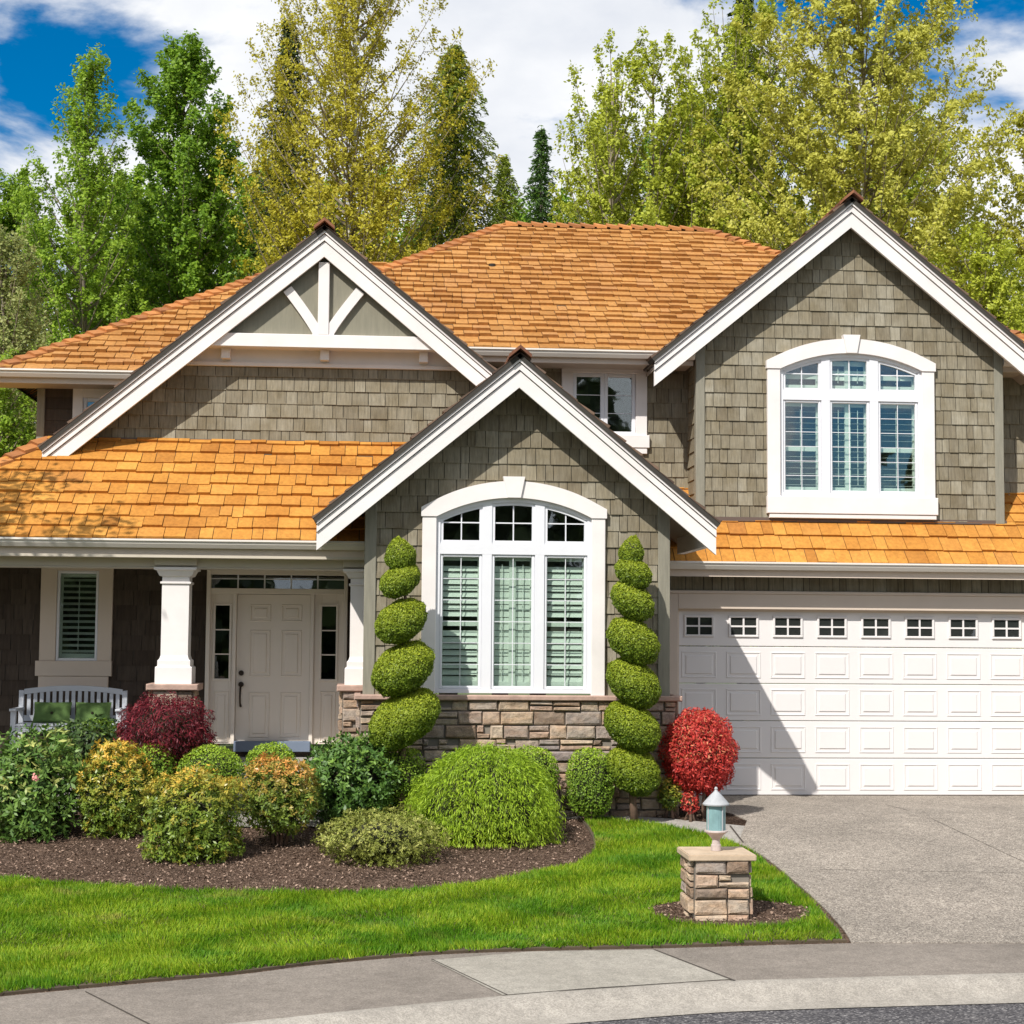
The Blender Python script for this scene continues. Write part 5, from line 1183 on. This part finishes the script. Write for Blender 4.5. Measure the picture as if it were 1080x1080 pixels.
# spiral topiaries: tilted clipped lobes winding round one stem
def spiral(lobes, pbot, Y, label, tilt):
    rg_ = np.random.default_rng(5+int(lobes[0][0])); sc = (Y+22)/F; px = lobes[-1][0]; x0 = X_(px, lobes[-1][1], Y); gzb = g(Y)
    root = empty('spiral_topiary', (x0, Y, gzb), label, 'topiary', 'spiral topiaries beside the bay window')
    ps, ns = [], []; core = MB(); zt = 0
    for i, (lx, ly, lw, lh) in enumerate(lobes):
        c = np.array(P(lx, ly, Y)); a_ = lw*sc*1.04; cz = lh*sc*(.93 if i else 1.25); ti = math.radians(tilt if i else tilt*.3); yw = .35*math.sin(i*2.1)
        n = int(3500+26000*(lw/38)**2); d = norm(rg_.normal(size=(n, 3)))
        rr = (np.abs(d[:, 0])**2.1+np.abs(d[:, 1])**2.1+np.abs(d[:, 2])**2.1)**(-1/2.1)
        q = (1-.14*rg_.random(n)**1.6)*(1+.035*np.sin(9*d[:, 0]+i)*np.sin(8*d[:, 2]+2*i)+.02*np.sin(19*d[:, 0])*np.sin(17*d[:, 1]))+(rg_.random(n) > .985)*.05
        S = np.array([a_, a_*.92, cz]); v = d*(rr*q)[:, None]*S; v[:, :2] *= (1-.45*np.clip(v[:, 2:3]/cz, 0, 1)*(i == 0)); nn = norm(d/S)
        def rot(w):
            x = w[:, 0]*math.cos(ti)-w[:, 2]*math.sin(ti); z = w[:, 0]*math.sin(ti)+w[:, 2]*math.cos(ti); y = w[:, 1]
            # the back half slopes the other way, as the spiral does
            return np.stack([x, y*math.cos(.2)-z*math.sin(.2)*0, z], 1)
        v = rot(v); v[:, 2] += .18*v[:, 1]*(1 if tilt > 0 else 1); nn = rot(nn); ps.append(v+c); ns.append(nn)
        b2 = MB(); vs_, m1, m2 = [], 16, 9
        for k in range(m2+1):
            for j in range(m1):
                ph = math.pi*k/m2; th = 2*math.pi*j/m1; w = rot(np.array([[math.sin(ph)*math.cos(th)*a_*.84, math.sin(ph)*math.sin(th)*a_*.78, math.cos(ph)*cz*.82]]))[0]; w[2] += .18*w[1]; vs_.append(tuple(w+c))
        core.add(vs_, [(k*m1+j, (k+1)*m1+j, (k+1)*m1+(j+1) % m1, k*m1+(j+1) % m1) for k in range(m2) for j in range(m1)])
        zt = max(zt, c[2])
    p = np.concatenate(ps); nn = np.concatenate(ns); N_ = len(p)
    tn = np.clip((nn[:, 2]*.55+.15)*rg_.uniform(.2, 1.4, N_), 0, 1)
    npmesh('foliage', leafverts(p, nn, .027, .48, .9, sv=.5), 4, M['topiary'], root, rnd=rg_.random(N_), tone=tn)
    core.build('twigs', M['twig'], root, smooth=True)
    t2 = MB(); t2.tube([(x0+.02, Y, gzb-.05), (x0-.01, Y, gzb+.3), (x0, Y, zt)], [.05, .04, .012], 8); t2.build('trunk', M['bark_red'], root, smooth=True)
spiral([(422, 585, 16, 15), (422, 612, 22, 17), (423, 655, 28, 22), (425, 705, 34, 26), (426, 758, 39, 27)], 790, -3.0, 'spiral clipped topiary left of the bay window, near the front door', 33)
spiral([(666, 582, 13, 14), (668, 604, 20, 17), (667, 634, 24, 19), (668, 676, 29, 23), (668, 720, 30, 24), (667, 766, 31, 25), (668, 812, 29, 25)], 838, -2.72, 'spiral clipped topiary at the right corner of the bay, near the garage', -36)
shrub('nandina_shrub', 'bright red rounded shrub in front of the left edge of the garage door', 'shrub', 737, 746, 840, 41, -2.35, M['nandina'], .042, .34, 19000, 2.15, .06, .28, allt(.14), seed=16, tdir=down(.3), lumpf=7, stems=6)
shrub('green_shrub', 'small yellow green shrub at the foot of the red shrub', 'shrub', 707, 818, 855, 13, -2.42, M['pieris'], .035, .5, 1400, 2.2, .15, .5, topt(-.3, .7), seed=17)
shrub('red_seedling', 'little tuft of red leaves on the mulch below the red shrub', 'plant', 728, 836, 858, 9, -2.6, M['nandina'], .035, .4, 500, 2.2, .15, .5, allt(.3), seed=18)
fl_ = MB(); fx0 = P(38, 820, -3.98)
for k in range(26):
    a = random.uniform(0, 6.28); b2 = random.uniform(0, 1.4); d = Vector((math.cos(a)*math.sin(b2), -math.cos(b2), math.sin(a)*math.sin(b2))); c0 = Vector(fx0)+d*.035; sdv = d.orthogonal().normalized()*.014; sd2 = d.cross(sdv)
    fl_.add([c0-sdv, c0-sd2*.6+d*.01, c0+sdv, c0+sd2+d*.015], [(0, 1, 2, 3)])
rh = [o for o in COL.objects if o.name == 'rhododendron'][0]
fl_.build('flower', mat_plain('pink_petal', (.80,.32,.30), .6, .15, 30), rh)

# ---- bench with two cushions
BY = -.62; bx0, bx1 = X_(19, 745, BY), X_(129, 745, BY); bt = Z_(75, 727, BY); fl0 = .50
bench = empty('garden_bench', ((bx0+bx1)/2, BY, fl0), 'white painted slatted garden bench on the porch below the window', 'bench')
wp = mat_plain('white_bench_paint', (.47,.49,.53), .45, .03)
for x in (bx0, bx1):
    b_ = MB(); b_.cbox(x-.03, BY+.18, fl0, x+.03, BY+.24, bt-.02, .005); b_.build('leg', wp, bench)
    b_ = MB(); b_.cbox(x-.03, BY-.28, fl0, x+.03, BY-.22, fl0+.60, .005); b_.build('leg', wp, bench)
    b_ = MB(); b_.cbox(x-.04, BY-.32, fl0+.60, x+.04, BY+.2, fl0+.63, .008); b_.build('armrest', wp, bench)
b_ = MB()
arc_ = lambda x: bt-.03+.05*(1-((x-(bx0+bx1)/2)/((bx1-bx0)/2))**2)
b_.band(lsp(bx0+.03, bx1-.03, 16), lambda x: arc_(x)-.045, lambda x: arc_(x)+.02, BY+.19, BY+.235); b_.box(bx0+.03, BY+.19, fl0+.46, bx1-.03, BY+.23, fl0+.53)
ns = 15
for i in range(ns):
    x = bx0+.05+(bx1-bx0-.1)*(i+.5)/ns; b_.box(x-.022, BY+.20, fl0+.53, x+.022, BY+.22, arc_(x)-.045)
b_.build('backrest', wp, bench)
b_ = MB()
for i in range(6): y = BY-.28+i*.083; b_.cbox(bx0+.03, y, fl0+.42, bx1-.03, y+.065, fl0+.445, .004)
b_.cbox(bx0+.03, BY-.27, fl0+.35, bx1-.03, BY-.245, fl0+.415, .004); b_.build('seat', wp, bench)
gc = mat_plain('green_cushion_cloth', (.085,.15,.04), .9, .12, 20, bmp=.3, bs=200)
for (pa, pb, lab) in ((34, 74, 'plump green cushion at the left on the white bench'), (78, 116, 'plump green cushion at the right on the white bench')):
    xa, xb = X_(pa, 745, BY), X_(pb, 745, BY); xc = (xa+xb)/2; w = (xb-xa)/2; za = fl0+.445; hgt = .25
    cu = empty('cushion', (xc, BY+.05, za), lab, 'cushion', 'green cushions on the bench')
    b2 = MB(); n1_, n2_ = 16, 12; vs_ = []
    for sgn in (-1, 1):
        for i in range(n1_+1):
            for j in range(n2_+1):
                u = -1+2*i/n1_; v_ = -1+2*j/n2_; pf_ = (1-u**4)*(1-v_**4); but = math.exp(-(u*u*4+v_*v_*4)*3)
                vs_.append((xc+u*w*(1-.06*(1-abs(v_))), BY+.08+.06*v_+sgn*(.055*math.sqrt(max(0, pf_))-.02*but)+.0, za+hgt/2+v_*hgt/2*(1-.05*(1-abs(u)))))
    m1 = n2_+1; K = (n1_+1)*m1
    fs = [(i*m1+j, (i+1)*m1+j, (i+1)*m1+j+1, i*m1+j+1) for i in range(n1_) for j in range(n2_)]; fs += [tuple(K+q for q in f[::-1]) for f in fs]
    b2.add(vs_, fs); b2.build('cover', gc, cu, smooth=True)
    b3 = MB(); b3.tube([(xc, BY+.045, za+hgt/2), (xc, BY+.02, za+hgt/2-.002)], [.018, .014], 10); b3.build('button', M['iron'], cu)

# ---- stone pillar with lantern
pxw = .262; PY = PC[1]; PXc = X_(760, 960, PY-.2); pz0 = g(PY)
pil = empty('stone_pillar', (PXc, PY, pz0), 'short square stone pillar in a mulch ring beside the driveway', 'pillar')
ptz = Z_(760, 901, PY-.27)
s = MB(); h = pxw-.02
def pstone(fnq):
    rows_ = [.10, .12, .085, .105, .115]; tot = ptz-.045-(pz0-.06); k = tot/sum(rows_); z = pz0-.06
    for r_h in rows_:
        stones(s, 2*h, z, z+r_h*k-.0, fnq, rows=(r_h*k, r_h*k+.0001), bw_=(.13, .30), dep=(.03, .05), split=.12); z += r_h*k
for fnq in (lambda u, z, d: (PXc-h+u, PY-h-d, z), lambda u, z, d: (PXc+h+d, PY-h+u, z), lambda u, z, d: (PXc+h-u, PY+h+d, z), lambda u, z, d: (PXc-h-d, PY+h-u, z)): pstone(fnq)
s.build('stonework', [M['stone_pil'], M['mortar']], pil)
bmc = bmesh.new(); bmesh.ops.create_cube(bmc, size=1)
for v in bmc.verts: v.co = Vector((v.co.x*.60, v.co.y*.60, v.co.z*.055+ptz-.03-pz0))
bmesh.ops.bevel(bmc, geom=bmc.edges[:], offset=.008, segments=2, affect='EDGES')
me = bpy.data.meshes.new('cap_stone'); bmc.to_mesh(me); bmc.free(); me.materials.append(M['pilcap']); o = bpy.data.objects.new('cap_stone', me); COL.objects.link(o); o.parent = pil
LX, LY = PXc, PY+.0
lamp = empty('pillar_lantern', (LX, LY, ptz), 'weathered blue green lantern with cone roof on top of the stone pillar', 'lantern')
pt = mat_plain('weathered_metal', (.38,.39,.40), .55, .2, 9, bmp=.3, bs=60)
b_ = MB(); b_.lathe((LX, LY, ptz), [(.045, 0), (.045, .05), (.038, .055), (.034, .09), (.036, .10), (.075, .145), (.105, .165), (.105, .175), (.095, .18)], 28); b_.build('stem', mat_plain('stem_metal', (.48,.40,.37), .6, .2, 12), lamp, smooth=False)
bl = mat_plain('frosted_blue_glass', (.22,.37,.38), .35, .3, 9, spec=.5, vec=(1,1,.5))
b_ = MB(); b_.lathe((LX, LY, ptz), [(.085, .18), (.085, .40)], 24); b_.build('lamp_glass', bl, lamp, smooth=False)
b_ = MB()
for k in range(4):
    a = .5+k*math.pi/2; b_.tube([(LX+.089*math.cos(a), LY+.089*math.sin(a), ptz+.175), (LX+.089*math.cos(a), LY+.089*math.sin(a), ptz+.405)], .006, 6)
b_.build('lamp_bars', pt, lamp)
b_ = MB(); b_.lathe((LX, LY, ptz), [(.09, .395), (.118, .40), (.120, .412), (.10, .435), (.055, .485), (.018, .52), (.012, .535), (.016, .545), (.010, .558), (.001, .562)], 28); b_.build('lamp_roof', pt, lamp, smooth=False)
